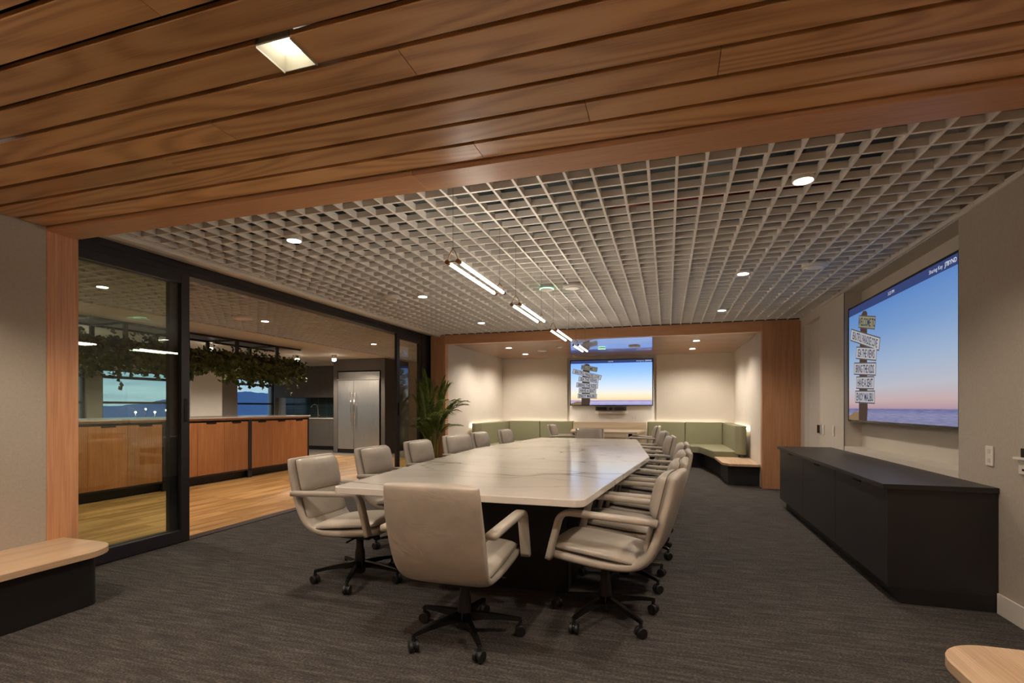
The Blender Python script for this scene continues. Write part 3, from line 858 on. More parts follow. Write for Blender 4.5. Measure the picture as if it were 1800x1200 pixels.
# ------------------------------------------------------------------ displays
def display(name, label, loc, W, H, axis, pic, bezel, words_mat):
    """axis 'X-': faces -X (u runs towards -Y); axis 'Y-': faces -Y (u runs towards +X)"""
    t = thing(name, label, 'television', loc)
    if axis == 'X-': ud, nd = Vector((0, -1, 0)), Vector((-1, 0, 0))
    else: ud, nd = Vector((1, 0, 0)), Vector((0, -1, 0))
    up = Vector((0, 0, 1))
    def P(u, v, d): return ud * (u - .5) * W + up * (v - .5) * H + nd * d
    def slab(nm, u0, u1, v0, v1, d0, d1, mat, par, bev=0):
        a, b_ = P(u0, v0, d0), P(u1, v1, d1)
        return box(nm, min(a.x, b_.x), max(a.x, b_.x), min(a.y, b_.y), max(a.y, b_.y), min(a.z, b_.z), max(a.z, b_.z), mat, par, bevel=bev)
    slab('housing', 0, 1, 0, 1, -.055, -.004, M['dark_grey'], t, .004)
    bu, bv = bezel / W, bezel / H
    for (u0, u1, v0, v1) in ((0, 1, 0, bv), (0, 1, 1 - bv, 1), (0, bu, bv, 1 - bv), (1 - bu, 1, bv, 1 - bv)):
        slab('bezel', u0, u1, v0, v1, -.004, .003, M['gloss_black'], t)
    # the lit picture
    def flat(nm, pts, d, mat, par):
        me = bpy.data.meshes.new(nm)
        me.from_pydata([P(u, v, d) for u, v in pts], [], [tuple(range(len(pts)))])
        uvl = me.uv_layers.new()
        for li, (u, v) in enumerate(pts): uvl.data[li].uv = ((u - bu) / (1 - 2 * bu), (v - bv) / (1 - 2 * bv))
        return link_mesh(nm, me, mat, par)
    scr = flat('screen', [(bu, bv), (1 - bu, bv), (1 - bu, 1 - bv), (bu, 1 - bv)], -.001, M[pic], t)
    def q(x, y): return (bu + x * (1 - 2 * bu), bv + y * (1 - 2 * bv))
    flat('title_bar', [q(0, .935), q(1, .935), q(1, 1), q(0, 1)], -.0004, M['pic_bar'], scr)
    def words(txt, x, y, size, mat, rot=0, squash=1.0, align='CENTER', bold=0.0):
        u, v = q(x, y)
        text_mesh('picture_lettering', txt, size * H, mat, scr, P(u, v, .0006), ud, up, rot, squash, align, bold)
    words('Sharing Key', .905, .967, .034, M['pic_white'], align='RIGHT')
    words('J7BYND', .992, .967, .038, M['pic_white'], align='RIGHT', bold=.0006)
    words('3:23 PM', .50, .967, .034, M['pic_white'])
    # post, beach and name boards of the picture
    flat('picture_sand', [q(0, 0), q(.14, 0), q(.14, .07), q(.08, .075), q(0, .03)], -.0005, M['pic_sand'], scr)
    flat('picture_post', [q(.135, 0), q(.24, 0), q(.247, .1), q(.238, .62), q(.242, .90), q(.225, .925), q(.19, .93), q(.16, .90), q(.148, .62)], -.0003, M['pic_post'], scr)
    boards = [('WELCOME TO', .235, .825, .20, .097, -.19, 'pic_board_top'), ('BEAUTIFUL PARADISE COVE', .205, .69, .36, .097, -.25, 'pic_board'),
              ('SEA THE VIEWS', .225, .565, .245, .097, -.13, 'pic_board'), ('BRING THE KIDS', .208, .438, .265, .097, -.08, 'pic_board'),
              ('HAVE A SEAT', .212, .32, .215, .097, -.05, 'pic_board'), ('ENJOY MALIBU', .21, .20, .235, .097, -.03, 'pic_board')]
    for txt, cx, cy, bw, bh, rot, bmname in boards:
        asp = W / H
        c_, s_ = math.cos(rot), math.sin(rot)
        def corner(a, b_):
            dx, dy = a * bw / 2 * asp, b_ * bh / 2
            return q(cx + (dx * c_ - dy * s_) / asp, cy + (dx * s_ + dy * c_))
        flat('picture_board', [corner(-1.03, -1.12), corner(1.03, -1.12), corner(1.03, 1.12), corner(-1.03, 1.12)], -.0001, M['pic_board_edge'], scr)
        flat('picture_board', [corner(-1, -.92), corner(1, -.92), corner(1, .92), corner(-1, .92)], .0002, M[bmname], scr)
        nch = len(txt)
        words(txt, cx, cy - .004, .092, M['pic_text'], rot, squash=bw * W * .95 / (nch * .60 * .092 * H), bold=.0022)
    return t
display('wall_display', 'large wall display in the right recess showing a beach sign at dusk', (1.912, 5.308, 1.685), 2.222, 1.235, 'X-', 'screen', .018, None)
display('wall_display', 'smaller display on the back wall of the niche showing the same beach sign', (-1.235, YBACK - .03, 1.785), 1.86, 1.05, 'Y-', 'screen_far', .016, None)
vb = thing('video_bar', 'slim black camera and sound bar below the niche display', 'video bar', (-1.225, YBACK - .03, 1.19))
box('bar_body', -.345, .345, -.06, .03, -.048, .048, M['dark_grey'], vb, bevel=.01)
lathe('camera_lens', [(.03, 0), (.034, .012), (.028, .02), (.015, .02)], M['gloss_black'], vb, n=16, loc=(0, -.075, 0), axis='Y')
for s in (-1, 1): box('bar_grille', s * .2 - .11, s * .2 + .11, -.064, -.058, -.034, .034, M['gloss_black'], vb)
box('bar_mount', -.36, .36, .0, .055, -.11, -.055, M['plastic_white'], vb, bevel=.004)

# ------------------------------------------------------------------ wall plates
def plate(x, y, z, label, w_=.075, h_=.12, kind='toggle', group=None, face='X'):
    t = thing('wall_plate', label, 'wall plate', (x, y, z), group=group)
    if face == 'X':
        box('cover', -.008, .0, -w_ / 2, w_ / 2, -h_ / 2, h_ / 2, M['plastic_white'], t, bevel=.002)
        if kind == 'outlet':
            for dz in (-.028, .028): box('socket', -.0095, -.007, -.014, .014, dz - .013, dz + .013, M['paint'], t, bevel=.001)
        else: box('rocker', -.011, -.007, -.017, .017, -.034, .034, M['plastic_white'], t, bevel=.001)
    else:
        box('cover', -w_ / 2, w_ / 2, -.008, 0, -h_ / 2, h_ / 2, M['plastic_white'], t, bevel=.002)
        for dx in (-.025, .025): box('socket', dx - .012, dx + .012, -.0095, -.007, -.02, .02, M['paint'], t, bevel=.001)
    return t
plate(XR - .0005, 3.785, .925, 'white socket plate on the right wall above the credenza end', kind='outlet')
plate(XR - .0005, 7.20, .935, 'white switch plate near the doorway, beside the small black reader')
plate(XR - .0005, 6.80, .94, 'white blank switch plate between the reader and the display recess')
plate(-.72, YBACK + .0595, .975, 'white double socket on the niche wall under the display', w_=.12, kind='outlet', face='Y')
rd = thing('card_reader', 'small black device fixed to the wall beside the doorway', 'reader', (XR - .0005, 7.36, .94))
box('bracket', -.012, 0, -.05, .05, -.06, .06, M['plastic_white'], rd, bevel=.002); box('device', -.03, -.012, -.035, .03, -.05, .055, M['gloss_black'], rd, bevel=.004)
ph = thing('wall_controller', 'beige wall controller cut by the right edge of the picture', 'controller', (XR - .0005, 3.46, .925))
box('cover', -.014, 0, -.07, .045, -.075, .0, M['plastic_white'], ph, bevel=.003); box('shelf', -.035, 0, -.07, .055, .005, .02, M['plastic_white'], ph, bevel=.003)
box('screen_face', -.02, -.004, -.07, .015, .02, .07, M['gloss_black'], ph, bevel=.002); box('status_slot', -.0155, -.013, -.01, .012, -.055, -.043, M['gloss_black'], ph)

# ------------------------------------------------------------------ ledge benches near the camera
def ledge(name, label, loc, poly_top, poly_base, grp='low wooden ledge benches'):
    t = thing(name, label, 'bench', loc, group=grp)
    prism('bench_top', poly_top, .305, .343, M['bench_top'], t, bevel=.003)
    prism('bench_base', poly_base, .002, .305, M['black'], t)
    return t
V2 = lambda pts: [Vector(p) for p in pts]
ledge('ledge_bench', 'low wooden ledge bench on a black base along the left wall', (XL, 0, 0),
      round_poly(V2([(.001, -1.5), (.568, -1.5), (.568, 2.365), (.001, 2.365)]), [0, 0, .21, .0], 10),
      round_poly(V2([(.001, -1.5), (.51, -1.5), (.51, 2.26), (.001, 2.26)]), [0, 0, .07, 0], 8))
ledge('ledge_bench', 'rounded wooden bench end cut by the bottom right corner', (XR - .012, 0, 0),
      round_poly(V2([(-.001, -1.5), (-.001, 2.287), (-.935, 2.287), (-.935, -1.5)]), [0, 0, .19, 0], 10),
      round_poly(V2([(-.001, -1.5), (-.001, 2.19), (-.88, 2.19), (-.88, -1.5)]), [0, 0, .07, 0], 8))

# ------------------------------------------------------------------ niche banquettes
def banquette(sign, label):
    """built for the right side (sign=1), mirrored about the niche axis for the left"""
    cxn = (NXL + NXR) / 2
    def mxp(pts):
        r_ = [(p[0] if sign > 0 else 2 * cxn - p[0], p[1]) for p in pts]
        return V2(r_ if sign > 0 else r_[::-1])
    t = thing('banquette', label, 'banquette', (0, 0, 0), group='green banquettes in the niche')
    xi, wall = -.42, NXR - .002
    # black base, recessed
    prism('base', mxp([(xi + .05, YBACK - .01), (xi + .05, 10.98), (.70, 10.98), (.90, 9.6), (.915, 8.62), (1.0, 8.55), (wall, 8.55), (wall, YBACK - .01)]), .002, .305, M['black'], t)
    # wooden end ledge
    prism('wood_ledge', mxp([(.80, 9.62), (.83, 8.66), (.93, 8.475), (wall, 8.475), (wall, 9.62)]), .305, .343, M['bench_top'], t, bevel=.003)
    # seats
    prism('seat_cushion', round_poly(mxp([(xi, 11.36), (xi, 10.74), (.36, 10.74), (.36, 11.36)]), .02, 3), .306, .445, M['green'], t, bevel=.018, seg=3)
    prism('seat_cushion', round_poly(mxp([(.364, 11.36), (.364, 10.74), (.60, 10.74), (.775, 9.63), (1.21, 9.63), (1.21, 11.36)]), [.02, .02, .12, .02, .02, .02], 4), .306, .445, M['green'], t, bevel=.018, seg=3)
    # backs
    prism('back_cushion', round_poly(mxp([(xi, 11.56), (xi, 11.37), (.36, 11.37), (.36, 11.56)]), .03, 3), .40, .905, M['green'], t, bevel=.02, seg=3)
    prism('back_cushion', round_poly(mxp([(.364, 11.56), (.364, 11.37), (1.10, 11.37), (1.10, 11.56)]), .015, 3), .40, .905, M['green'], t, bevel=.012, seg=3)
    prism('back_cushion', round_poly(mxp([(1.30, 9.45), (1.30, 11.56), (1.102, 11.56), (1.14, 9.62), (1.22, 9.45)]), [.03, .01, .01, .05, .05], 3), .40, .898, M['green'], t, bevel=.015, seg=3)
    # light strip hidden behind the backs
    cv = prism('cove_strip', mxp([(xi, 11.60), (1.2, 11.60), (1.2, 11.615), (xi, 11.615)]), .84, .85, M['cove'], t)
    prism('cove_strip', mxp([(1.325, 9.5), (1.34, 9.5), (1.34, 11.5), (1.325, 11.5)]), .84, .85, M['cove'], t)
    return t
banquette(1, 'green corner banquette with wooden end ledge, right side of the niche')
banquette(-1, 'green corner banquette on the left side of the niche behind the palm')

# far table
ft = thing('niche_table', 'pale wooden table with angled ends against the niche back wall', 'table', (-1.235, 10.6, 0))
prism('tabletop', V2([(-.62, -.6), (.68, -.6), (.80, .55), (-.80, .55)]), .705, .74, M['table_wood'], ft, bevel=.003)
box('table_panel', -.80, .80, .70, .735, .72, .895, M['table_wood'], ft, bevel=.003)
box('panel_support', -.78, .78, .735, .78, .002, .86, M['table_wood'], ft)
for s in (-.5, .5):
    lathe('table_leg', [(.04, .03), (.04, .70), (.09, .704)], M['black_metal'], ft, n=14, loc=(s, .1, 0))
    lathe('table_foot', [(.24, .002), (.24, .014), (.05, .03)], M['black_metal'], ft, n=24, loc=(s, .1, 0))

# ------------------------------------------------------------------ pendant tubes
PZ = 2.05
def pendant(y0, y1, label):
    yc = (y0 + y1) / 2; L = y1 - y0
    t = thing('tube_pendant', label, 'pendant lamp', (TCX, yc, PZ), group='twin tube pendants in a row above the table')
    for s in (-1, 1):
        x = s * .034
        tb = tube('light_tube', [(x, -L / 2 + .035, 0), (x, L / 2 - .035, 0)], .0105, M['tube'], t, n=10)
        for e_ in (-1, 1):
            yy_ = e_ * (L / 2 - .018)
            tube('end_cap', [(x, yy_ - .018, 0), (x, yy_ + .018, 0)], .0125, M['brass'], t, n=10)
    for e_ in (-1, 1):
        yy_ = e_ * (L / 2 - .012)
        tube('cross_rod', [(-.034, yy_, 0), (.034, yy_, 0)], .004, M['brass'], t, n=6)
        for s in (-1, 1): tube('hanger_arm', [(s * .034, yy_, .008), (s * .012, yy_, .06), (0, yy_, .075)], .0028, M['brass'], t, n=6)
        tube('suspension_wire', [(0, yy_, .075), (0, yy_, 2.60 - PZ)], .0012, M['dark_grey'], t, n=5)
    return t
pendant(2.64, 3.50, 'nearest twin tube pendant lamp above the table')
pendant(3.89, 4.78, 'second twin tube pendant lamp above the table')
pendant(5.28, 6.20, 'third twin tube pendant lamp above the table')
pendant(6.68, 7.50, 'farthest twin tube pendant lamp, seen before the niche ceiling')

# ------------------------------------------------------------------ round downlights and ceiling devices
def downlight(x, y, z, label, power, group, r=.058, col=WARM, size=2.35):
    t = thing('downlight', label, 'downlight', (x, y, z), group=group)
    lathe('housing', [(r * .86, .0), (r, .002), (r, .055), (r * .5, .06)], M['plastic_white'], t, n=24)
    lathe('lens', [(r * .86, -.0015), (r * .86, .001)], M['lamp_glow'], t, n=24)
    spot(t, (0, 0, -.012), power, col, size, .7, r * .8)
    return t
GL = 'round downlights in the meeting room grid'
for x, y, lab in ((-2.75, 3.22, 'round downlight in the grid by the glass doors, nearest the oak beam'), (.737, 3.22, 'round downlight in the grid by the red pipe, near the oak beam'),
                  (-2.717, 5.293, 'round downlight on the glass door side, middle of its row'), (.696, 5.295, 'round downlight on the credenza side, middle of its row'),
                  (-2.71, 7.206, 'round downlight on the glass door side, nearest the niche'), (.691, 7.211, 'round downlight on the credenza side, nearest the niche')):
    downlight(x, y, ZG - .018, lab, P_DOWN, GL)
GK = 'round downlights in the kitchen grid'
for x, y, lab in ((-5.767, 3.86, 'kitchen grid downlight seen through the near glass door'), (-5.742, 6.11, 'kitchen grid downlight above the island walkway, next to the flat disc'), (-5.706, 8.97, 'kitchen grid downlight before the fridge'), ):
    downlight(x, y, ZG - .018, lab, P_KITCHEN, GK, col=WARM2)
def disc(x, y, z, r, label, h=.02, ring=False, cat='ceiling speaker'):
    t = thing('ceiling_disc', label, cat, (x, y, z))
    lathe('body', [(r * .9, -h), (r, -h * .6), (r, .03)], M['plastic_white'], t, n=28)
    if ring: lathe('led_ring', [(r * 1.0, -h * .75), (r * 1.03, -h * .7), (r * 1.03, -h * .45), (r * 1.0, -h * .4)], M['green_led'], t, n=28)
    else: lathe('speaker_mesh', [(r * .5, -h - .002), (r * .86, -h - .001)], M['grid'], t, n=28)
disc(-1.244, 5.307, ZG - .01, .075, 'small round sensor with a green glowing rim in the grid', .03, True, 'sensor')
disc(-.969, 5.364, ZG - .005, .105, 'white round ceiling speaker beside the green rimmed sensor')
disc(1.289, 5.23, ZG - .003, .105, 'white round ceiling speaker above the big wall display')
disc(-3.103, 5.238, ZG - .003, .105, 'white round ceiling speaker on the glass door side of the grid')
disc(-5.864, 5.82, ZG - .003, .15, 'wide flat disc in the kitchen grid')
disc(-1.985, 9.52, 2.387, .06, 'small round sensor on the niche ceiling', cat='sensor')
disc(-2.45, 10.05, 2.387, .10, 'white ceiling speaker on the left of the niche ceiling')
disc(-1.237, 10.044, 2.387, .07, 'green lit sensor on the niche ceiling', .03, True, 'sensor')
disc(-.60, 9.85, 2.387, .11, 'ceiling speaker right of the green sensor in the niche')

def fill_pendant(x, y, label):  # unseen lamps added to brighten the plank ceiling; only the top glows
    t = thing('fill_pendant', label, 'pendant lamp', (x, y, 2.02), group='added fill pendants behind the camera')
    box('housing', -.9, .9, -.03, .03, -.03, .03, M['black_metal'], t, bevel=.003)
    box('fill_up_light', -.88, .88, -.025, .025, .031, .034, M['fill_glow'], t)
    box('blank_cover', -.88, .88, -.025, .025, -.034, -.031, M['plastic_white'], t)
    for s in (-.8, .8): tube('suspension_wire', [(s, 0, .034), (s, 0, ZP - 2.02)], .0015, M['dark_grey'], t, n=5)
fill_pendant(-2.3, -.75, 'added fill uplight behind the camera, left')
fill_pendant(.3, -.75, 'added fill uplight behind the camera, right')

def square_downlight(x, y, z, label, power, group, s=.066, col=WARM, size=2.2, h=.05):
    t = thing('square_downlight', label, 'downlight', (x, y, z), group=group)
    si = s * .8
    # four sloped reflector sides and an emitter at the top
    for q in range(4):
        a = q * PI / 2
        R = Matrix.Rotation(a, 3, 'Z')
        pts = [R @ Vector(p) for p in ((-s, -s, 0), (s, -s, 0), (si, -si, h), (-si, -si, h), (-s, -s - .003, 0), (s, -s - .003, 0), (si, -si - .003, h), (-si, -si - .003, h))]
        mesh('reflector', pts, [(0, 1, 2, 3), (4, 5, 6, 7), (0, 1, 5, 4), (2, 3, 7, 6), (0, 3, 7, 4), (1, 2, 6, 5)], M['lamp_white'], t)
    box('trim_edge', -s - .004, -s, -s, s, -.006, .004, M['lamp_white'], t); box('trim_edge', s, s + .004, -s, s, -.006, .004, M['lamp_white'], t)
    box('led_panel', -si, si, -si, si, h - .002, h + .003, M['square_glow'], t)
    spot(t, (0, 0, -.012), power, col, size, .6, .04)
    return t
GS = 'square downlights in the plank ceilings'
square_downlight(-1.2185, 1.3945, ZP, 'glowing square downlight set into the near plank ceiling', P_SQUARE, GS)
for x, y, lab in ((-3.0, 1.3945, 'added square downlight over the left ledge bench, outside the picture'), (.56, 1.3945, 'added square downlight over the right ledge bench, outside the picture'),
                  (-3.0, -.6, 'added square downlight behind the camera on the left'), (-1.2185, -.6, 'added square downlight straight behind the camera'), (.56, -.6, 'added square downlight behind the camera on the right')):
    square_downlight(x, y, ZP if y > 0 else ZP - .058, lab, P_SQUARE, GS)  # these unseen downlights are added for more light in the near zone
for x, y, lab in ((-2.975, 9.46, 'left front square downlight of the niche ceiling'), (-2.978, 10.68, 'left rear square downlight of the niche ceiling'),
                  (.486, 9.41, 'right front square downlight of the niche ceiling'), (.476, 10.674, 'right rear square downlight of the niche ceiling')):
    square_downlight(x, y, 2.378, lab, P_NICHE, GS, s=.06, h=.006, size=2.65, col=(1.0, .91, .79))

# ------------------------------------------------------------------ kitchen island: three framed units under one top
IX = -6.97
isl_top = tag(prism('kitchen_worktop', V2([(IX - 1.15, 3.93), (IX + .02, 3.93), (IX + .02, 8.61), (IX - 1.15, 8.61)]), 1.035, 1.06, M['counter'], bevel=.003),
              'long pale worktop laid over the kitchen island', 'worktop')
def fluted(name, y0, y1, z0, z1, x, mat, parent, n=22, dep=.005):
    vs, fs = [], []
    k = n * 2
    for i in range(k + 1):
        y = y0 + (y1 - y0) * i / k
        xx = x if i % 2 == 0 else x - dep
        vs += [(xx, y, z0), (xx, y, z1)]
    for i in range(k): fs.append((2 * i, 2 * i + 1, 2 * i + 3, 2 * i + 2))
    b0 = len(vs)
    vs += [(x - .02, y0, z0), (x - .02, y0, z1), (x - .02, y1, z0), (x - .02, y1, z1)]
    fs += [(b0, b0 + 1, b0 + 3, b0 + 2), (0, 1, b0 + 1, b0), (2 * k, 2 * k + 1, b0 + 3, b0 + 2)]
    return mesh(name, vs, fs, mat, parent)
for a, b_, lab in ((3.97, 5.515, 'island unit seen through the near glass door, oak fluted doors'), (5.52, 7.075, 'middle island unit with fluted oak doors in a black frame'), (7.08, 8.59, 'far island unit with fluted oak doors, next to the fridge')):
    t = thing('island_unit', lab, 'cabinet', (0, 0, 0), group='kitchen island units')
    box('carcass', IX - 1.1, IX - .022, a + .03, b_ - .03, .15, 1.0, M['black'], t)
    box('frame_rail', IX - .03, IX, a, b_, .125, .145, M['black_metal'], t); box('frame_rail', IX - .03, IX, a, b_, 1.0, 1.012, M['black_metal'], t)
    box('top_fascia', IX - .03, IX + .004, a, b_, 1.012, 1.035, M['island_wood'], t)
    for y in (a, b_ - .035): box('frame_post', IX - .04, IX, y, y + .035, .002, 1.0, M['black_metal'], t)
    box('plinth', IX - 1.0, IX - .09, a + .02, b_ - .02, .002, .125, M['black'], t)
    inner0, inner1 = a + .038, b_ - .038
    wd = (inner1 - inner0) / 3
    for q in range(3):
        y0 = inner0 + q * wd; y1 = y0 + wd - .005
        d = fluted('cabinet_door', y0, y1, .15, .975, IX - .004, M['island_wood'], t)
        box('finger_pull', IX - .006, IX + .002, (y0 + y1) / 2 - .09, (y0 + y1) / 2 + .09, .955, .975, M['gloss_black'], d)

# ------------------------------------------------------------------ refrigerator and its surround
FX0, FX1, FY = -8.53, -7.25, 11.66
fr = thing('refrigerator', 'tall stainless steel two-door refrigerator', 'refrigerator', ((FX0 + FX1) / 2, FY, 0))
hw = (FX1 - FX0) / 2
split = -8.03 - (FX0 + FX1) / 2
box('fridge_body', -hw, hw, .06, .70, .10, 2.17, M['dark_grey'], fr)
box('toe_grille', -hw, hw, .05, .1, .002, .10, M['black'], fr)
for a, b_, hx in ((-hw, split - .003, split - .055), (split + .003, hw, split + .055)):
    d = box('fridge_door', a, b_, 0, .06, .10, 1.945, M['steel'], fr, bevel=.006)
    tube('door_handle', [(hx, -.055, .70), (hx, -.055, 1.62)], .014, M['chrome'], d, n=10)
    for z in (.74, 1.58): tube('handle_mount', [(hx, -.055, z), (hx, .0, z)], .010, M['chrome'], d, n=8)
box('top_grille', -hw, hw, .02, .06, 1.985, 2.17, M['steel'], fr, bevel=.004)
box('grille_lip', -hw - .02, hw + .02, -.02, .05, 1.948, 1.982, M['steel'], fr, bevel=.008)
sr = thing('fridge_surround', 'grey built-in surround around the refrigerator', 'cabinet', (0, 0, 0))
box('side_panel', FX0 - .16, FX0 - .03, FY + .03, 12.95, .002, ZG - .003, M['grey_cab'], sr, bevel=.003)
box('side_panel', FX1 + .03, FX1 + .15, FY + .03, 12.95, .002, ZG - .003, M['grey_cab'], sr, bevel=.003)
box('top_panel', FX0 - .03, FX1 + .03, FY + .03, 12.95, 2.20, ZG - .003, M['grey_cab'], sr, bevel=.003)
# base cabinets, counter, wall cabinets
bx0, bx1 = XWIN + .02, FX0 - .165
bc = thing('base_cabinet', 'grey base cabinets left of the refrigerator', 'cabinet', (0, 0, 0))
box('carcass', bx0, bx1, 12.33, 12.98, .10, .88, M['grey_cab'], bc); box('plinth', bx0, bx1, 12.40, 12.9, .002, .10, M['black'], bc)
nd = 5; dw = (bx1 - bx0) / nd
for q in range(nd): box('cabinet_door', bx0 + q * dw + .002, bx0 + (q + 1) * dw - .002, 12.31, 12.329, .105, .865, M['grey_cab'], bc, bevel=.001)
tag(box('counter_top', bx0, bx1, 12.29, 12.985, .881, .915, M['counter'], bevel=.003), 'pale counter on the grey base cabinets with the tap', 'worktop')
wc = thing('wall_cabinet', 'grey wall cabinets above the teal tiles', 'cabinet', (0, 0, 0))
ux0 = -11.45
box('carcass', ux0, bx1, 12.57, 12.985, 1.515, 2.44, M['grey_cab'], wc)
nd = 5; dw = (bx1 - ux0) / nd
for q in range(nd): box('cabinet_door', ux0 + q * dw + .0025, ux0 + (q + 1) * dw - .0025, 12.55, 12.569, 1.51, 2.43, M['grey_cab'], wc, bevel=.001)
struct(box('trim_16', ux0, bx1, 12.6, 12.99, 2.442, ZG, M['paint']))
# glazed tiles
tl = struct(box('wall_tiles', -11.42, bx1, 12.985, 12.999, .916, 1.512, M['grout']), 'teal tiled splashback')
tw, th_ = .30, .078
m_t = None
x = bx1 - tw + .001
while x > -11.42:
    z = .920
    while z < 1.50:
        if m_t is None:
            o = box('tile', .003, tw - .003, -.006, 0, .003, th_ - .003, M['teal_tile'], tl, bevel=.0012, seg=1); m_t = o.data
        else:
            o = bpy.data.objects.new('tile', m_t); C.objects.link(o); o.parent = tl
        o.location = (x, 12.985, z); z += th_ - .004
    x -= tw
fc = thing('kitchen_tap', 'chrome kitchen tap in front of the teal tiles', 'tap', (-10.02, 12.75, .915))
lathe('tap_base', [(.028, 0), (.028, .03), (.016, .04)], M['chrome'], fc, n=14)
tube('spout', [(0, 0, .02), (0, 0, .30), (-.02, -.02, .37), (-.08, -.05, .40), (-.15, -.08, .37), (-.17, -.09, .30)], .014, M['chrome'], fc, n=8)
tube('tap_lever', [(0, 0, .05), (.07, -.02, .07)], .008, M['chrome'], fc, n=6)
sd = thing('coffee_tap', 'steel drink dispenser beside the refrigerator', 'dispenser', (-9.02, 12.75, .915))
lathe('column', [(.05, 0), (.05, .015), (.032, .02), (.032, .34), (.026, .35)], M['chrome'], sd, n=14)
tube('nozzle', [(0, 0, .31), (0, -.12, .31), (0, -.13, .27)], .012, M['chrome'], sd, n=8)

# ------------------------------------------------------------------ flat-ceiling kitchen lamps
def can_light(x, y, label, power=P_KITCHEN):
    t = thing('can_light', label, 'ceiling lamp', (x, y, ZG), group='can lights of the flat kitchen ceiling')
    lathe('can', [(.05, -.085), (.056, -.083), (.056, -.001), (.02, 0)], M['plastic_white'], t, n=18)
    lathe('bulb', [(.030, -.150), (.048, -.140), (.050, -.086)], M['lamp_glow'], t, n=18)
    spot(t, (0, 0, -.16), power, WARM2, 2.7, .4, .045)
can_light(-7.95, 10.72, 'starry can light right of the hanging planter')
can_light(-8.83, 10.45, 'can light shining at the end of the hanging planter')
can_light(-8.9, 8.0, 'can light glaring above the middle of the hanging planter')
can_light(-9.47, 6.02, 'can light behind the planter seen through the near glass door')

# ------------------------------------------------------------------ hanging planter with trailing vines
hp = thing('hanging_planter', 'black frame planter over the island dripping with green vines', 'planter', (0, 0, 0))
PX0, PX1, PY0, PY1 = -8.60, -7.88, 3.9, 9.42
for x in (PX0, PX1):
    box('top_rail', x - .015, x + .015, PY0, PY1, 2.485, 2.519, M['black_metal'], hp)
for k_ in range(6):
    y = 8.72 - 1.04 * k_
    if y < PY0: continue
    for x in (PX0, PX1): box('frame_post', x - .025, x + .025, y - .025, y + .025, 2.23, 2.49, M['black_metal'], hp)
    box('cross_bar', PX0, PX1, y - .012, y + .012, 2.488, 2.515, M['black_metal'], hp)
box('trough', PX0, PX1, PY0, PY1, 2.12, 2.24, M['black_metal'], hp, bevel=.004)
box('end_arm', PX1 - .05, PX1 + .02, PY1, PY1 + .28, 2.13, 2.17, M['black_metal'], hp)
rv = random.Random(11)
vs, fs = [], []
def leaf(p, n_, size, spin):
    u = n_.orthogonal().normalized(); v = n_.cross(u)
    a = u * math.cos(spin) + v * math.sin(spin); b2 = n_.cross(a)
    i0 = len(vs)
    vs.extend([p - a * size * .5, p + b2 * size * .42 + n_ * size * .08 - a * size * .08, p + a * size * .6, p - b2 * size * .42 + n_ * size * .08 - a * size * .08, p + n_ * size * .0])
    fs.extend([(i0, i0 + 1, i0 + 4), (i0 + 1, i0 + 2, i0 + 4), (i0 + 2, i0 + 3, i0 + 4), (i0 + 3, i0, i0 + 4)])
y = PY0
ph = [rv.uniform(0, 6.28) for _ in range(5)]
def drop(y):
    d = .36 + .07 * math.sin(1.9 * y + ph[0]) + .06 * math.sin(4.3 * y + ph[1]) + .05 * math.sin(9.7 * y + ph[2])
    return max(.2, d) * (1.25 if 7.9 < y < 9.0 else 1.0)
for k_ in range(1500):
    y = rv.uniform(PY0, PY1 + .12)
    for side in (0, 1, 2):
        f = rv.random() ** .8
        z = 2.26 - f * drop(y) * rv.uniform(.75, 1.12) - .02
        x = (PX1 + rv.uniform(-.02, .10), PX0 - rv.uniform(-.02, .08), rv.uniform(PX0, PX1))[side]
        if side == 2:
            z = 2.12 - f * drop(y) * .9 if rv.random() < .8 else 2.25 + rv.uniform(0, .06)
        nn = Vector((rv.uniform(.2, 1) * (1 if side != 1 else -1), rv.uniform(-.7, .7), rv.uniform(-.2, .9))).normalized()
        leaf(Vector((x, y, z)), nn, rv.uniform(.06, .115), rv.uniform(0, 6.28))
for k_ in range(26):                                        # a few long strands and sprigs above the trough
    y = rv.uniform(PY0 + .3, PY1); x = PX1 + rv.uniform(-.03, .09); z = 2.1
    for q in range(rv.randint(5, 9)):
        z -= rv.uniform(.05, .08); leaf(Vector((x + rv.uniform(-.04, .04), y + rv.uniform(-.05, .05), z)), Vector((1, rv.uniform(-.5, .5), .3)).normalized(), rv.uniform(.06, .1), rv.uniform(0, 6.28))
    y = rv.uniform(PY0 + .3, PY1)
    for q in range(5): leaf(Vector((PX1 + rv.uniform(-.1, .05), y + rv.uniform(-.1, .1), 2.27 + rv.uniform(0, .13))), Vector((1, rv.uniform(-.5, .5), .5)).normalized(), rv.uniform(.05, .08), rv.uniform(0, 6.28))
fo = mesh('foliage', vs, fs, M['ivy'], hp); fo['kind'] = 'stuff'; fo['label'] = 'trailing ivy leaves'

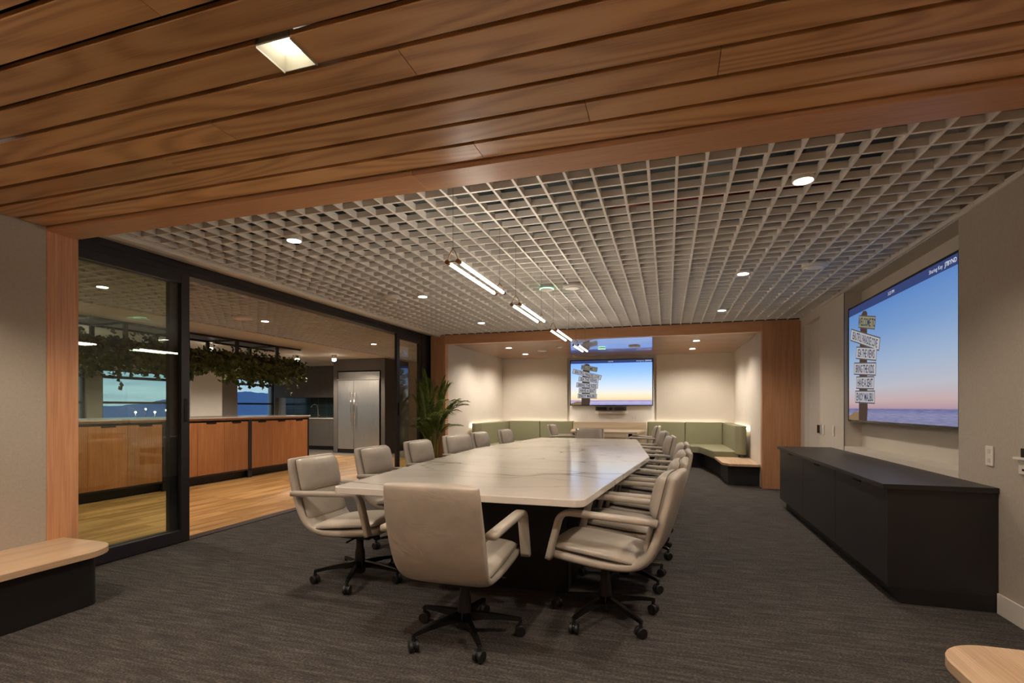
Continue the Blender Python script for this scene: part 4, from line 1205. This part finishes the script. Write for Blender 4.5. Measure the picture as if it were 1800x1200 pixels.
# ------------------------------------------------------------------ potted palm
pp = thing('potted_palm', 'tall areca palm standing before the left oak post of the niche', 'plant', (-3.80, 7.74, 0))
lathe('pot', [(.15, .002), (.17, .05), (.19, .30), (.20, .38), (.185, .38), (.18, .36)], M['terracotta'], pp, n=28)
lathe('soil', [(.01, .355), (.175, .36), (.178, .352)], M['soil'], pp, n=28)
rp = random.Random(5)
def frond(az, length, rise, droop, base, spread=.6, name='frond'):
    """arching rachis with two rows of drooping leaflets"""
    path = []
    n = 16
    d = Vector((math.cos(az), math.sin(az), 0))
    for i in range(n + 1):
        s = i / n
        out = length * (rise * s + (1 - rise) * s ** 2.2) * spread
        up = length * (s * (1.05 - .15 * rise) - droop * s ** 3)
        path.append(base + d * out + Vector((0, 0, up)))
    stem = tube('stem', path[:7], [.011 - .0006 * i for i in range(7)], M['stem'], pp, n=6)
    vs, fs = tube_geo(path[5:], [.006 - .0004 * i for i in range(len(path) - 5)], 5)
    vs = list(vs); fs = list(fs)
    side = Vector((-d.y, d.x, 0))
    nl = 22
    for i in range(nl):
        s = .36 + .64 * i / (nl - 1)
        k = min(int(s * n), n - 1); fpos = s * n - k
        p = path[k].lerp(path[k + 1], fpos); tg = (path[k + 1] - path[k]).normalized()
        ll = length * (.24 * math.sin(PI * min(1, (s - .30) / .78)) + .06)
        for sg in (-1, 1):
            dv = (side * sg * .75 + tg * .75 + Vector((0, 0, .16))).normalized()
            q1 = p + dv * ll * .5; q2 = p + dv * ll * .95 + Vector((0, 0, -.30 * ll))
            wv = dv.cross(side * sg * .2 + Vector((0, 0, 1))).normalized() * .011
            i0 = len(vs)
            vs += [p, q1 + wv, q2, q1 - wv, q1 + Vector((0, 0, -.003))]
            fs += [(i0, i0 + 1, i0 + 4), (i0 + 1, i0 + 2, i0 + 4), (i0 + 2, i0 + 3, i0 + 4), (i0 + 3, i0, i0 + 4)]
    mesh(name, vs, fs, M['palm'], stem)
for i in range(30):
    az = 2 * PI * i * .381966 + rp.uniform(-.2, .2)
    ring = .11 * rp.random()
    kind = i % 4
    ln = (rp.uniform(1.3, 1.5), rp.uniform(1.15, 1.35), rp.uniform(.95, 1.2), rp.uniform(.7, .95))[kind]
    spr = (rp.uniform(.08, .2), rp.uniform(.2, .36), rp.uniform(.32, .5), rp.uniform(.4, .62))[kind]
    dr = (rp.uniform(.05, .14), rp.uniform(.14, .25), rp.uniform(.25, .38), rp.uniform(.2, .4))[kind]
    if math.cos(az) > .25: spr *= 1.35; dr *= 1.25
    room = min(.34 / -math.cos(az) if math.cos(az) < -.05 else 9, .50 / math.sin(az) if math.sin(az) > .05 else 9)   # glass door and oak post stand close by
    spr = min(spr, max(.03, (room - .17) / ln))
    frond(az, ln, .25, dr, Vector((math.cos(az) * ring, math.sin(az) * ring, .36)), spr)

# ------------------------------------------------------------------ view outside the kitchen windows
struct(box('ground', -900, -40, -700, 1500, -10.2, -10, M['ground']), 'dark plain outside at dusk')
def ridge(name, label, xx, pts, mat, depth=60):
    vs, fs = [], []
    rr = random.Random(21)
    full = []
    for (y0, z0), (y1, z1) in zip(pts, pts[1:]):
        for q in range(8):
            s = q / 8; full.append((y0 + (y1 - y0) * s, z0 + (z1 - z0) * s + rr.uniform(-.45, .45)))
    full.append(pts[-1])
    for y, z in full:
        vs += [(xx + depth, y, -12), (xx, y, z), (xx - depth, y, -12)]
    for i in range(len(full) - 1):
        a = i * 3
        fs += [(a, a + 1, a + 4, a + 3), (a + 1, a + 2, a + 5, a + 4)]
    struct(mesh(name, vs, fs, mat), label)
ridge('hill_ridge', 'dark blue hills on the horizon', -600, [(-650, 1), (330, 2), (420, 3), (446, 6), (475, 11), (520, 16), (570, 21), (600, 25), (640, 23), (666, 24), (720, 28), (900, 30), (1400, 20)], M['hill_near'])
for lx, ly, lh, lab in ((-120, 87.6, 9.9, 'left one of the bright lamps outside'), (-135, 101.3, 10.6, 'brightest lamp outside, middle of the row'),
                        (-110, 84.6, 10.0, 'small lamp outside, right of the brightest'), (-150, 119.0, 10.2, 'lamp outside next to the glass door stile')):
    t = thing('street_lamp', lab, 'street lamp', (lx, ly, -10), group='street lamps on the dark plain')
    tube('lamp_pole', [(0, 0, 0), (0, 0, lh)], .08, M['dark_grey'], t, n=6)
    lathe('lamp_head', [(.05, lh), (.17, lh + .06), (.18, lh + .2), (.08, lh + .3)], M['street'], t, n=10)
